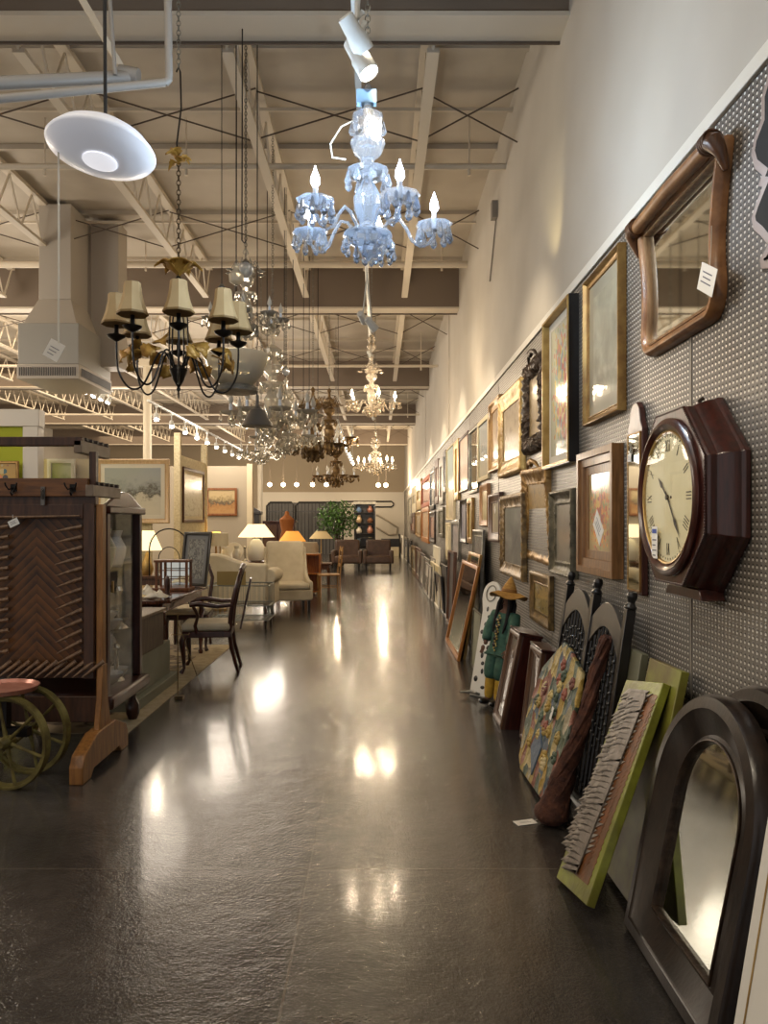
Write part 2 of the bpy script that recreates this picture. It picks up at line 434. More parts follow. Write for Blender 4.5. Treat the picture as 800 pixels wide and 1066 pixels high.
wallp = mat('wall_paint', 'c6bfb3', .75, 0, 'bbb3a6', .8, bmp=.03)
struct(MB().box(1.262, 1.5, -4, Y1, ZT, 6.2), 'wall_right', wallp)
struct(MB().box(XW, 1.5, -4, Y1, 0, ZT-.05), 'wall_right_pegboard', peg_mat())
struct(MB().box(1.222, 1.3, -4, Y1, ZT-.05, ZT+.008), 'trim_1', mat('trim_white', 'e2dccf', .5), bev=.004)
mb = MB()
for y in [0.6+2.44*k for k in range(15)]: mb.box(1.237, 1.245, y-.004, y+.004, .0, ZT-.05)
struct(mb, 'trim_2', mat('seam', '8c8478', .5))
struct(MB().box(XL-.2, XL, -4, Y1, 0, 6.2), 'wall_left', wallp)
struct(MB().box(XL, 1.6, Y1, Y1+.2, 0, 6.2), 'wall_far', mat('far_wall', 'a89982', .8))
struct(MB().box(-5.6, 1.24, Y1-.35, Y1-.01, 0, 2.95), 'wall_far_low', mat('far_partition', 'd9d0bf', .7))
deck = mat('roof_deck_paint', 'c2b8a8', .7, 0, 'b2a796', 1.2)
steel = mat('painted_steel', 'd0c4b0', .6)
steeld = mat('dark_steel', '5b4e42', .6)
mb = MB().box(XL, 1.5, -4, Y1, ZD, ZD+.1)
for k in range(24):      # deck seams hang a little below the sheet
    y = -2.2+k*1.72; mb.box(XL, 1.27, y, y+.05, ZD-.05, ZD)
struct(mb, 'ceiling', deck)
girder = mat('girder_paint', 'cfc3b0', .65); web = mat('girder_web', '7a6c5e', .7)
for k, y in enumerate((-1.9, 5.06, 12.0, 19.0, 26.0, 33.0)):
    mb = MB().box(XL, 1.262, y, y+.28, 4.84, 4.87); mb.c = 1
    mb.box(XL, 1.262, y+.02, y+.03, 4.87, 5.5); mb.c = 2; mb.box(XL, 1.262, y+.27, y+.284, 4.82, 4.85)
    struct(mb, 'ceiling_girder', [girder, web, steeld])
# open-web joists running away from the camera, one object each
for jx in (.4, -1.1, -2.62, -4.15, -5.7, -7.3, -8.9, -10.5):
    for gy in (5.34, 12.28, 19.28, 26.28, -1.6):
        ln = 6.6; mb = MB()
        zt, zb = 5.42, 4.92
        mb.box(jx-.05, jx+.05, gy, gy+ln, zt, zt+.05)
        mb.box(jx-.045, jx+.045, gy+.25, gy+ln-.25, zb, zb+.035)
        n = 11
        for i in range(n):
            a = gy+.25+(ln-.5)*i/n; b = gy+.25+(ln-.5)*(i+1)/n; mid = (a+b)/2
            mb.bar((jx, a, zb+.02), (jx, mid, zt), .018); mb.bar((jx, mid, zt), (jx, b, zb+.02), .018)
        mb.bar((jx, gy, zt), (jx, gy+.25, zb+.02), .02); mb.bar((jx, gy+ln, zt), (jx, gy+ln-.25, zb+.02), .02)
        struct(mb, 'ceiling_joist', steel)
# crossed bridging rods between the joists
js = [1.26, .4, -1.1, -2.62, -4.15, -5.7, -7.3]
for gy in (6.9, 9.6, 14.0, 17.0, 21, 24, 28, 31):
    mb = MB()
    for a, b in zip(js, js[1:]):
        mb.cyl((a, gy, 5.4), (b, gy, 4.94), .008, n=6); mb.cyl((a, gy+.05, 4.94), (b, gy+.05, 5.4), .008, n=6)
    mb.c = 1; mb.box(XL, 1.262, gy+.3, gy+.33, 5.36, 5.39)
    struct(mb, 'ceiling_bridging', [steeld, steel])
# sprinkler mains and branches
for y, z, r in ((7.6, 5.02, .032), (10.9, 5.16, .05), (16.2, 4.8, .03), (23.5, 4.8, .03)):
    mb = MB().cyl((XL, y, z), (1.262, y, z), r, n=10)
    for x in (-3.3, -1.9, -.2, .9): mb.cyl((x, y, z), (x, y, 5.5), .008, n=6); mb.cyl((x, y, z-.02), (x, y, z-.09), .016, n=8)
    struct(mb, 'ceiling_pipe', steel)
mb = MB()
mb.cyl(P(-30, 88, 4.0), P(137, 80, 4.4), .035, n=12); mb.cyl(P(137, 80, 4.4)+Vector((.04, 0, 0)), P(130, 76, 4.4)-Vector((.03, 0, 0)), .045, n=12)
mb.cyl(P(-30, 106, 3.6), P(172, 86, 3.9), .02, n=12); mb.tube([P(172, 86, 3.9), P(176, 83, 3.9), P(176, 78, 3.9), P(174, -60, 3.9)], .02, 10)
mb.cyl(P(120, 78, 4.3), P(108, 20, 4.3)+Vector((0, 0, .6)), .012, n=8)
struct(mb, 'ceiling_pipe', mat('pipe_paint', '9c958c', .45))
# upper left brace, junction boxes
mb = MB(); mb.bar(P(88, 0, 4.3)+Vector((-.3, 0, .5)), P(132, 80, 4.4), .035); struct(mb, 'ceiling_brace', steel)
mb = MB().box(.4, .62, 4.8, 4.88, 4.86, 4.95)
mb.tube([(.3, 4.84, 4.93), (.22, 4.84, 4.99), (.1, 4.84, 4.93)], .012, 8); mb.cyl((.62, 4.84, 4.93), (.9, 4.84, 5.0), .015, n=8)
struct(mb, 'ceiling_conduit', mat('pipe_paint', '9c958c', .45))
mb = MB().box(1.2, 1.262, 8.1, 8.2, 4.72, 4.9); mb.cyl((1.25, 8.15, 4.72), (1.25, 8.6, 4.2), .008, n=6); struct(mb, 'wall_right_junction', mat('junction_grey', '8d857a', .6))
mb = MB()
for y in (13.6, 20.4): mb.cyl((1.257, y, ZT), (1.257, y, 5.4), .012, n=6)
struct(mb, 'wall_right_conduit', wallp)
# columns
for x, y in ((-4.75, 15.8), (-7.6, 12.1), (-4.0, 26.0), (-6.1, 7.9)):
    mb = MB().cyl((x, y, 0), (x, y, 4.84), .085, n=16); mb.box(x-.13, x+.13, y-.13, y+.13, 4.7, 4.84); mb.box(x-.15, x+.15, y-.15, y+.15, 0, .02)
    struct(mb, 'wall_column', mat('column_paint', 'c9bda6', .6))
# HVAC diffuser box with its duct
dm = mat('duct_paint', '9b9890', .5, .1); dl = mat('duct_face', 'b6ada0', .55)
def diffuser():
    r = thing('air_diffuser', 'painted metal air handler box with grille slots hanging under the roof at left', 'ventilation', (-4.0, 9.3, 3.24))
    x0, x1, y0, y1 = -.38, .38, 0, 1.13
    MB().box(x0, x1, y0, y1, 0, .18).build('grille_box', dl, r, bev=.008)
    mb = MB(); n = 26
    for i in range(n): mb.box(x0+.03+i*.7/n, x0+.03+(i+.5)*.7/n, -.008, .0, .04, .14)
    mb.build('louvre', mat('louvre_dark', '4f4a45', .5), r); mb = MB()
    for i in range(28): mb.box(x1, x1+.008, y0+.06+i*.037, y0+.08+i*.037, .04, .14)
    mb.build('louvre', mat('louvre_dark', '4f4a45', .5), r)
    MB().box(x0+.01, x1-.01, y0+.01, y1-.01, .18, .68).build('plenum', dm, r, bev=.008)
    MB().add([(x0+.05, .05, .68), (x1-.05, .05, .68), (x1-.05, y1-.05, .68), (x0+.05, y1-.05, .68), (-.2, .2, 1.02), (.2, .2, 1.02), (.2, .9, 1.02), (-.2, .9, 1.02)],
           [(0, 1, 5, 4), (1, 2, 6, 5), (2, 3, 7, 6), (3, 0, 4, 7), (0, 3, 2, 1), (4, 5, 6, 7)]).build('transition', dl, r, bev=.006)
    MB().box(-.2, .2, .2, .9, 1.02, 2.2).build('duct', dl, r, bev=.006)
    MB().box(.24, .6, .75, 1.1, .3, 2.2).build('riser', dl, r, bev=.006)
diffuser()
# ---------------------------------------------------------------- the long right wall: hung pictures, mirrors, clock
def hang(px0, px1, yt, yb, name, label, cat, fw, d, style, fmat, cmat, X=None, **k):
    """far edge / near edge / top / bottom read on the near edge, on the plane of the frame's front"""
    X = X or XW-d-.004
    Yf, Yn = Wy(px0, X), Wy(px1, X); zt, zb = Zat(yt, Yn), Zat(yb, Yn)
    w, h = Yf-Yn, zt-zb
    lean = k.pop('lean', 0); off = h*math.sin(lean)
    return frame_on(wallM((Yf+Yn)/2, zb, XW-.003-off, lean, k.pop('roll', 0)), name, label, cat, w, h, fw, d, style, fmat, cmat, **k)
FP, WM = 'framed_picture', 'wall_mirror'
mir = mirror_mat()
# large serpentine mirror with scrolled ears
def serpentine():
    Yf, Yn = 3.56, 2.66; Yc = (Yf+Yn)/2; z0 = 2.235; w = Yf-Yn; h = .62
    tw = wood('mirror_walnut', 'a4754a', '7a5230', .35, (3, 3, 3)); r = thing(WM, 'large brown wooden mirror with scrolled top corners and tapering curved sides', 'mirror', M=wallM(Yc, z0, XW-.002))
    hw = w/2
    ol = [(-hw*.66, .0), (hw*.66, 0)]
    for t in [i/8 for i in range(1, 8)]: a = -PI/2+t*PI/2; ol.append((hw*.66+hw*.2*math.cos(a), .11+.11*math.sin(a)))
    for t in [i/10 for i in range(11)]: ol.append((hw*(.86+.12*math.sin(PI/2*t)**2)-.03*math.sin(PI*t), .13+(h-.15)*t))
    ol += [(hw*.95, h)]
    ol = ol+[(-x, z) for x, z in ol[2:][::-1]]
    molding(ol, PROFS['round'](.055, .05)).build('frame', tw, r)
    molding(offs(ol, .05), [(0, 0), (0, .034), (.008, .038), (.014, .03), (.016, .012)]).build('inner_bead', wood('bead_wood', 'b08a60', '8a6844'), r)
    panel(offs(ol, .062), -.012, mir, 'mirror_glass', r)
    MB().prism(offs(ol, .03), -.008, -.001).build('backing_board', M_['kraft'], r)
    dk = wood('scroll_dark', '6a4528', '42281a', .35)
    MB().tube([(-hw*.84, -.062, h-.02), (0, -.066, h-.01), (hw*.84, -.062, h-.02)], .03, 16).build('top_roll', tw, r)
    for s in (-1, 1):
        mb = MB(); mb.tube([(s*hw*.82, -.064, h-.018), (s*hw*.88, -.068, h-.012), (s*hw*.96, -.066, h-.03), (s*hw*.99, -.05, h-.07), (s*hw*.98, -.03, h-.13)], [.033, .036, .034, .022, .010], 16)
        for q in range(4): mb.tube([(s*hw*(.835+.03*q), -.066+.036*math.cos(a), h-.014+.036*math.sin(a)) for a in [PI*2*i/16 for i in range(16)]], .005, 6, True)
        mb.build('scroll_ear', dk, r)
    price_tag(r, hw*.9, -.07, .17, .095, .14, .5)
serpentine()
# dark fretted mirror running out of the frame
def fretted():
    r = thing(WM, 'dark scroll-cut mirror with silvery inner edge high on the perforated board, cut by the frame', 'mirror', M=wallM(2.20, 2.235, XW-.002))
    pts = []
    half = [(.0, .0), (.10, .0), (.14, .03), (.225, .055), (.235, .1), (.19, .125), (.225, .16), (.275, .2), (.29, .25), (.255, .29), (.225, .315), (.255, .33), (.225, .355), (.265, .39), (.29, .45), (.27, .5), (.225, .535), (.225, .6), (.18, .655), (.10, .67), (.05, .69), (0, .7)]
    ol = half+[(-x, z) for x, z in half[1:-1][::-1]]
    MB().prism(ol, -.028, -.002).build('frame', M_['ebony'], r, bev=.004)
    MB().prism(offs(ol, .009), -.034, -.027).build('silvery_face', mat('pinkish_silver', '9c8a80', .4, .3), r, bev=.002)
    MB().prism(offs(ol, .04), -.038, -.0335).build('dark_field', mat('matt_black', '15110f', .8), r)
    inn = rect(.24, .44); inn = [(x, z+.12) for x, z in inn]
    molding(inn, [(-.02, .03), (-.02, .042), (0, .044), (.01, .036)]).build('inner_bead', M_['bronze'], r)
    panel(inn, -.037, mir, 'mirror_glass', r)
fretted()
# tall narrow mirror with a pointed wooden head
def narrow():
    w, h = .21, .9; r = thing(WM, 'tall narrow mirror with a shaped dark wooden head beside the octagonal clock', 'mirror', M=wallM(3.62, 1.165, XW-.002))
    ol = [(-w/2, 0), (w/2, 0), (w/2, h-.13), (w*.36, h-.09), (w*.28, h-.03), (w*.12, h), (-w*.12, h), (-w*.28, h-.03), (-w*.36, h-.09), (-w/2, h-.13)]
    MB().prism(ol, -.03, -.002).build('frame', M_['mahog'], r, bev=.004)
    gl = [(x, z+.02) for x, z in rect(w-.045, h-.17)]
    molding([(x*1.0, z) for x, z in offs(gl, -.006)], [(0, .028), (0, .037), (.006, .037), (.01, .03)]).build('gilt_slip', M_['gold'], r)
    panel(gl, -.032, mir, 'mirror_glass', r)
    price_tag(r, -w*.2, -.04, h-.24, .035, .05, .05)
narrow()
# octagonal clock
def clock():
    w = .65; r = thing('wall_clock', 'octagonal mahogany wall clock with round cream dial and flared deep case', 'clock', M=wallM(2.9, 1.27, XW-.002))
    mh = M_['mahog']; o1 = octo(w); R = w/2
    def sc(k, dz=0): return [(x*k, R+(z-R)*k+dz) for x, z in o1]
    rings = [(1.09, .002), (1.09, .02), (1.07, .03), (1.065, .05), (1.03, .085), (1.0, .1), (1.0, .125), (.98, .135)]
    mb = MB(); vs = []
    for k, d in rings: vs += [(x, -d, z) for x, z in sc(k)]
    fs = [(i*8+j, i*8+(j+1) % 8, (i+1)*8+(j+1) % 8, (i+1)*8+j) for i in range(len(rings)-1) for j in range(8)]
    fs += [tuple(range(8)), tuple(range((len(rings)-1)*8, len(rings)*8))]
    mb.add(vs, fs).build('case', mh, r, bev=.003, ang=25)
    MB().add([(x*.97, -d, z) for d in (.132, .142) for x, z in sc(1)], [tuple(range(8)), tuple(range(8, 16))]+[(j, (j+1) % 8, 8+(j+1) % 8, 8+j) for j in range(8)]).build('front_board', mh, r)
    # dentil edge
    mb = MB()
    for j in range(8):
        a, b = Vector(sc(.985)[j]), Vector(sc(.985)[(j+1) % 8]); 
        for q in range(26):
            p = a+(b-a)*(q+.5)/26; mb.ball((p.x, -.141, p.y), .0042, 6, 4)
    mb.build('beaded_edge', mh, r)
    def ring(prof): 
        mb = MB(); n = 64; vs = []
        for rr, d in prof: vs += [(rr*math.cos(2*PI*i/n), -d, R+rr*math.sin(2*PI*i/n)) for i in range(n)]
        mb.add(vs, [(i*n+k, i*n+(k+1) % n, (i+1)*n+(k+1) % n, (i+1)*n+k) for i in range(len(prof)-1) for k in range(n)]); return mb
    ring([(.295, .140), (.297, .152), (.288, .162), (.275, .165), (.262, .158), (.252, .150), (.25, .141)]).build('bezel', mh, r)
    ring([(.252, .148), (.250, .154), (.244, .152), (.243, .144)]).build('brass_rim', M_['gold2'], r)
    def disc(rad, d, m, name, par=r): 
        n = 64; return MB().add([(rad*math.cos(2*PI*i/n), -d, R+rad*math.sin(2*PI*i/n)) for i in range(n)], [tuple(range(n))]).build(name, m, par)
    dial = disc(.248, .1435, art('plain', ['d8cc9c', 'e6dcb4'], 3, 2, 0), 'dial')
    ink = mat('dial_ink', '2b2620', .6)
    mb = MB(); NUM = {12: 'XII', 1: 'I', 2: 'II', 3: 'III', 4: 'IIII', 5: 'V', 6: 'VI', 7: 'VII', 8: 'VIII', 9: 'IX', 10: 'X', 11: 'XI'}
    for hnum, txt in NUM.items():
        a = PI/2-hnum*PI/6; wd_ = {'I': .009, 'V': .02, 'X': .02}; tot = sum(wd_[c]+.003 for c in txt); u = -tot/2
        T = Matrix.Translation((.195*math.cos(a), -.1445, R+.195*math.sin(a))) @ Matrix.Rotation(-(a-PI/2), 4, 'Y'); mb.T = T
        for c in txt:
            c0 = u+wd_[c]/2
            if c == 'I': mb.bar((c0, 0, -.022), (c0, 0, .022), .004, .0006)
            if c == 'V': mb.bar((c0-.008, 0, .022), (c0, 0, -.022), .004, .0006); mb.bar((c0+.008, 0, .022), (c0, 0, -.022), .002, .0006)
            if c == 'X': mb.bar((c0-.008, 0, .022), (c0+.008, 0, -.022), .004, .0006); mb.bar((c0+.008, 0, .022), (c0-.008, 0, -.022), .002, .0006)
            u += wd_[c]+.003
    mb.T = Matrix()
    for q in range(60):
        a = q*PI/30; mb.bar((.228*math.cos(a), -.1445, R+.228*math.sin(a)), (.236*math.cos(a), -.1445, R+.236*math.sin(a)), .002 if q % 5 else .005, .0006)
    mb.build('numerals', ink, dial)
    def hand(ang, L, name):
        mb = MB(); mb.T = Matrix.Translation((0, -.147, R)) @ Matrix.Rotation(ang, 4, 'Y')
        mb.add([(-.004, 0, -.03), (.004, 0, -.03), (.005, 0, L*.5), (.012, 0, L*.62), (.0, 0, L), (-.012, 0, L*.62), (-.005, 0, L*.5)], [tuple(range(7))]); mb.build(name, ink, r)
    hand(math.radians(-50), .125, 'hour_hand'); hand(math.radians(142), .19, 'minute_hand')
    mb = MB().cyl((0, -.144, R), (0, -.152, R), .01, n=16); mb.cyl((.03, -.143, R), (.03, -.146, R), .005); mb.build('centre_cap', ink, r)
    disc(.246, .153, thin_glass('pane_glass'), 'dial_glass')
    pt = MB().box(-.135, -.075, -.1575, -.1565, .09, .215).build('price_tag', M_['paper'], r)
    MB().box(-.128, -.082, -.1585, -.1578, .188, .205).build('blue_stamp', mat('stamp_blue', '3a4f9a', .7), pt)
    m2 = MB()
    for q in range(4): m2.box(-.125, -.085-.008*(q % 2), -.1585, -.1578, .16-.02*q, .165-.02*q)
    m2.build('handwriting', M_['pencil'], pt)
    MB().tube([(0, -.02, w*1.04), (0, -.025, w*1.06), (.0, -.01, w*1.075)], .008, 8).build('hanging_ring', M_['bronze'], r)
    MB().prism([(-.17, -.05), (.17, -.05), (.15, -.01), (-.15, -.01)], -.09, -.002).build('base_block', mh, r, bev=.004)
clock()
ov = thing(FP, 'oval honey-coloured wooden frame low at the edge of the perforated board', 'frame', M=wallM(2.06, 1.03, XW-.002))
molding(oval(.44, .36), PROFS['round'](.055, .05)).build('frame', M_['pine'], ov); panel(offs(oval(.44, .36), .05), -.012, art('plain', ['6b5a40', '8a7350'], 2, 3), 'picture', ov)
MB().prism(offs(oval(.44, .36), .02), -.006, -.001).build('backing_board', M_['kraft'], ov)

hang(606, 643, 252, 427, FP, 'upright gold-edged print of a drawn interior behind glass, next along from the big scrolled mirror', 'picture', .055, .045, 'scoop', M_['gold'], art('abstract', ['8f8c78', 'a9a48c', 'c4bfa6'], 1, 3, .04), matw=.07, matm=art('plain', ['a39d88', 'b0aa94'], 5, 2, .05))
# deep white floral print in a black-sided box frame
pic_ = hang(567, 594, 306, 480, FP, 'white-mounted pastel flower print with a deep black-sided gold-edged frame', 'picture', .02, .07, 'flat', [M_['gold2']], art('floral', ['c6c6b2', 'd88a78', 'd9b84e', '8da4a8', 'c86a62', '98ae84', 'dcc98a'], 4, 8, .07), matw=.06, matm=M_['matw'], X=1.185)
Yf, Yn = Wy(567, 1.185), Wy(594, 1.185); w_, h_ = Yf-Yn, Zat(306, Yn)-Zat(480, Yn)
molding([(x*1.0, z-.0) for x, z in offs(rect(w_, h_), -.004)], [(0, 0), (0, .062), (.006, .062), (.006, 0)]).build('black_box_side', M_['black'], pic_)
hang(543, 563, 362, 465, FP, 'heavily carved dark bronze baroque frame with gilt inner moulding', 'frame', .13, .06, 'round', M_['bronze'], art('plain', ['8d7440', 'b3935a'], 3, 2), carve=.022, crest=True)
hang(518, 541, 392, 490, FP, 'wide bright gold frame around a misty pale picture', 'picture', .15, .055, 'bevel', M_['gold2'], art('abstract', ['a58a60', 'c4ab82', '8a6f4b'], 6, 3), carve=.006, tagat=None)
hang(508, 519, 410, 488, FP, 'gold frame with beaded edge and a small tag at its top corner', 'picture', .12, .05, 'scoop', M_['gold'], art('plain', ['9c7c55', 'b89a70'], 7, 3), tagat=(-.2, .62))
hang(497, 508, 430, 498, FP, 'pale framed blue-grey print under reflecting glass', 'picture', .05, .03, 'flat', M_['matc'], art('landscape', ['8e9ba0', '7b8c94', '56656a', '8a8570', 'a09a80'], 8, 4, .03))
hang(488, 497, 440, 512, WM, 'slim pewter-framed mirror full of chandelier reflections', 'mirror', .04, .03, 'flat', M_['silver'], mir)
hang(477.5, 487, 448, 510, FP, 'pale pink print in a thin dark red frame', 'picture', .03, .03, 'flat', M_['mahog'], art('plain', ['d8b8a8', 'e6d2c2'], 9, 2))
hang(472.5, 477, 456, 520, FP, 'yellow-gold edged panel between a pink print and a blue canvas', 'picture', .12, .04, 'flat', M_['gold2'], art('plain', ['cbb070', 'd8c490'], 10, 2))
hang(464.5, 472, 461, 541, 'canvas_painting', 'tall pale blue canvas with a sandy lower half', 'picture', .015, .04, 'flat', M_['matc'], art('landscape', ['a9c4cc', '9bbcc8', 'a8c0c0', 'c9bd9c', 'c4b48c'], 2, 1.5))
hang(461.5, 464, 468, 512, FP, 'dark-edged narrow picture just past the tall blue canvas', 'picture', .1, .04, 'flat', M_['ebony'], art('plain', ['5a4a3c', '7a6650'], 12, 2))
hang(457, 461, 475, 525, FP, 'taupe framed picture second past the tall blue canvas', 'picture', .15, .04, 'flat', M_['silver'], art('plain', ['a08a78', 'b8a290'], 13, 2))
hang(452.5, 456, 477, 524, FP, 'dusty rose matted picture third past the tall blue canvas', 'picture', .15, .04, 'flat', M_['walnut'], art('plain', ['c4a08c', 'b08a7c'], 14, 2))
hang(447.5, 452, 485, 530, FP, 'slate grey picture with black edge, next to the red hanging', 'picture', .1, .04, 'flat', M_['black'], art('plain', ['6c6c68', '848078'], 15, 2))
hang(438.5, 447, 493, 526, 'wall_hanging', 'terracotta red panel hung high toward the far end', 'picture', .1, .05, 'flat', mat('terracotta', 'a0583c', .7), art('abstract', ['9c5038', 'b86c4c', '7e3c2c'], 3, 6))
hang(433.5, 438, 498, 530, FP, 'ochre framed picture beyond the red panel', 'picture', .3, .05, 'flat', M_['gold2'], art('plain', ['a8925c', 'b8a470'], 16, 2))
hang(429, 433, 504, 533, FP, 'cream picture near the far end of the upper row', 'picture', .3, .05, 'flat', M_['matc'], art('plain', ['c2b494', 'd0c4a8'], 17, 2))
hang(424.5, 428.5, 509, 545, FP, 'grey-green picture last in the upper row', 'picture', .3, .05, 'flat', M_['silver'], art('plain', ['7d7a68', '94907c'], 18, 2))
# middle row
r = hang(600, 637, 461, 603, FP, 'stepped pale brown wooden frame with an orange and red flower picture', 'picture', .13, .06, 'step', wood('fawn_wood', '94683c', '6b4826', .4), art('floral', ['b59a66', 'c4552c', 'd88a34', 'dcb050', 'a84a30', '8a8a4c', 'd07038'], 11, 7, .1))
price_tag(r, .2, -.075, .3, .11, .17, .75)
hang(571, 594, 508, 603, FP, 'small grey-green leaf-carved frame with a dull grey panel', 'frame', .1, .05, 'scoop', M_['greygreen'], art('plain', ['6c6656', '7c7462'], 3, 1.5), carve=.006)
hang(541, 566, 482, 588, FP, 'tilted ornate gold frame with white beaded edge', 'frame', .13, .05, 'bevel', M_['gold'], art('abstract', ['8a6c34', 'b08c48', '5c4420'], 5, 4), carve=.009, crest=True, lean=-.06, roll=.03)
hang(520, 543, 512, 606, WM, 'large old gold frame with cloudy grey mirror glass', 'mirror', .12, .05, 'bevel', M_['oldgold'], art('abstract', ['4e4c44', '6e6a60', '8c887c'], 9, 2, .05), carve=.006, panel_name='mirror_glass')
hang(508, 519, 512, 565, FP, 'dark brown frame with cream panel and hanging tag', 'picture', .1, .05, 'bevel', M_['walnut'], art('plain', ['b8a482', 'a08c6a'], 19, 2), tagat=(.2, .35))
hang(551, 571, 600, 657, FP, 'small low-hung brown and gold frame above the wooden cases', 'picture', .09, .04, 'bevel', M_['oldgold'], art('abstract', ['6c5a2c', '9c8440', '3c3018'], 10, 6))
mid = [(499, 507, 503, 548, 'ochre print in a light wood frame, middle row', M_['oak'], ['b49c60', 'c8b47c']), (486, 491, 518, 566, 'narrow gold frame with yellow-green sheet, middle row', M_['gold'], ['a89a58', 'bcae70']),
       (478.5, 485, 519, 566, 'violet-grey seascape in a dark frame, middle row', M_['ebony'], ['7c7c90', '9490a0']), (469.5, 477.5, 541, 585, 'pale lilac sheet picture hung low in the middle row', M_['silver'], ['a49ca0', 'b8b0ac']),
       (464, 468.5, 544, 585, 'cream unframed panel hung low under the blue canvas', M_['matc'], ['c8bc98', 'd4caa8']), (456, 461, 528, 560, 'olive framed small print beside the tag, middle row', M_['greygreen'], ['686450', '7c7862']),
       (447, 452, 532, 566, 'rust-coloured print in a dark frame, middle row', M_['bronze'], ['9c6450', 'b07c64']), (438.5, 446, 527, 566, 'amber gold hanging panel under the red one', M_['pine'], ['a8723c', 'b8864c']),
       (432.5, 437.5, 532, 560, 'golden brown frame toward the far end, middle row', M_['gold'], ['8c6a3c', 'a0804c']), (427.5, 431.5, 534, 556, 'small brick-red framed print near the far end', M_['walnut'], ['8c4c38', '9c5c44'])]
for i, (a, b, t, u, lb, fm, cs) in enumerate(mid):
    hang(a, b, t, u, FP, lb, 'picture', .07 if i < 6 else .12, .04, 'flat' if i % 2 else 'bevel', fm, art('abstract' if i % 3 else 'landscape', cs+cs[::-1], 20+i, 3))
# ---------------------------------------------------------------- things leaning at the foot of the wall
def leanM(Yc, Xf, Xt, L, roll=0):
    """foot at Xf on the floor, top at Xt; L is the length up the slope"""
    a = math.asin((Xt-Xf)/L); return wallM(Yc, .0, Xf, a, roll)
def lean(px0, px1, yb, yt, Xt, name, label, cat, fw, d, style, fmat, cmat, Xf=None, **k):
    """far/near foot px, foot row at the near edge, top row at the near edge"""
    Yn = F_PX*H/(yb-544); Xf = (px1-394)*Yn/F_PX; Yf = F_PX*Xf/(px0-394)
    z = Zat(yt, Yn); L = math.hypot(z, Xt-Xf)
    return frame_on(leanM((Yf+Yn)/2, Xf, Xt, L, k.pop('roll', 0)), name, label, cat, Yf-Yn, L, fw, d, style, fmat, cmat, **k)
# arched mirrors
def arched(Yc, Xf, Xt, w, h, label):
    r = thing('arched_mirror', label, 'mirror', M=leanM(Yc, Xf, Xt, h))
    ol = arch(w, h, 28); bk = wood('blackened_wood', '2c211a', '191310', .3, (5, 5, 2))
    molding(ol, [(0, 0), (0, .045), (.012, .062), (.05, .066), (.06, .058), (.13, .022), (.142, .028), (.15, .026), (.152, .005)]).build('frame', bk, r)
    inn = offs(ol, .146); molding(inn, [(0, .02), (0, .034), (.004, .036), (.009, .03), (.01, .01)]).build('slip', M_['bronze'], r)
    panel(offs(ol, .15), -.012, mir, 'mirror_glass', r)
    MB().prism(offs(ol, .05), -.006, -.001).build('backing_board', M_['black'], r)
    return r
arched(2.47, .965, 1.15, .76, .95, 'big round-headed mirror in a black wooden frame leaning in front on the floor')
arched(2.33, 1.12, 1.225, .76, 1.0, 'second round-headed black mirror leaning behind and nearer than the first')
r = thing('white_board', 'white board with a thin gold line leaning at the near end of the floor', 'board', M=leanM(1.52, .77, .92, .92))
MB().box(-.23, .23, -.02, 0, 0, .92).build('panel', M_['white'], r, bev=.003)
mb = MB().box(-.19, .19, -.0215, -.0205, .3, .306); mb.box(-.19, .19, -.0215, -.0205, .84, .846); mb.box(-.19, -.184, -.0215, -.0205, .3, .84); mb.box(.184, .19, -.0215, -.0205, .3, .84); mb.build('gold_line', M_['gold2'], r)
# saw-tooth relief canvases
lime = mat('lime_paint', '8a8f2e', .4, 0, '6d6a22', 9, coat=.3, bmp=.2); brown = mat('umber_paint', '5c3a1c', .45, 0, '7a4a20', 12, coat=.2, bmp=.2)
ash = mat('ash_paint', '8b8076', .5, 0, '6c6258', 20, bmp=.3); blk = mat('dark_edge', '17120e', .5)
def jag(x0, z0, x1, z1, n, amp, base, y, seed, mb, flip=1):
    """strip of ragged spikes running from (x0,z0) to (x1,z1), spikes to the left"""
    rd = random.Random(seed); a = Vector((x0, z0)); b = Vector((x1, z1)); d = (b-a)/n; nn = Vector((-1, -.25)).normalized()*flip
    for i in range(n):
        p = a+d*i; q = p+d*1.6; t = p+nn*(amp*(.5+.5*rd.random()))-d*.6
        mb.add([(p.x+base, y, p.y), (q.x+base, y, q.y), (q.x, y-.004, q.y), (t.x, y-.008, t.y), (p.x, y-.004, p.y)], [(0, 1, 2, 3, 4)])
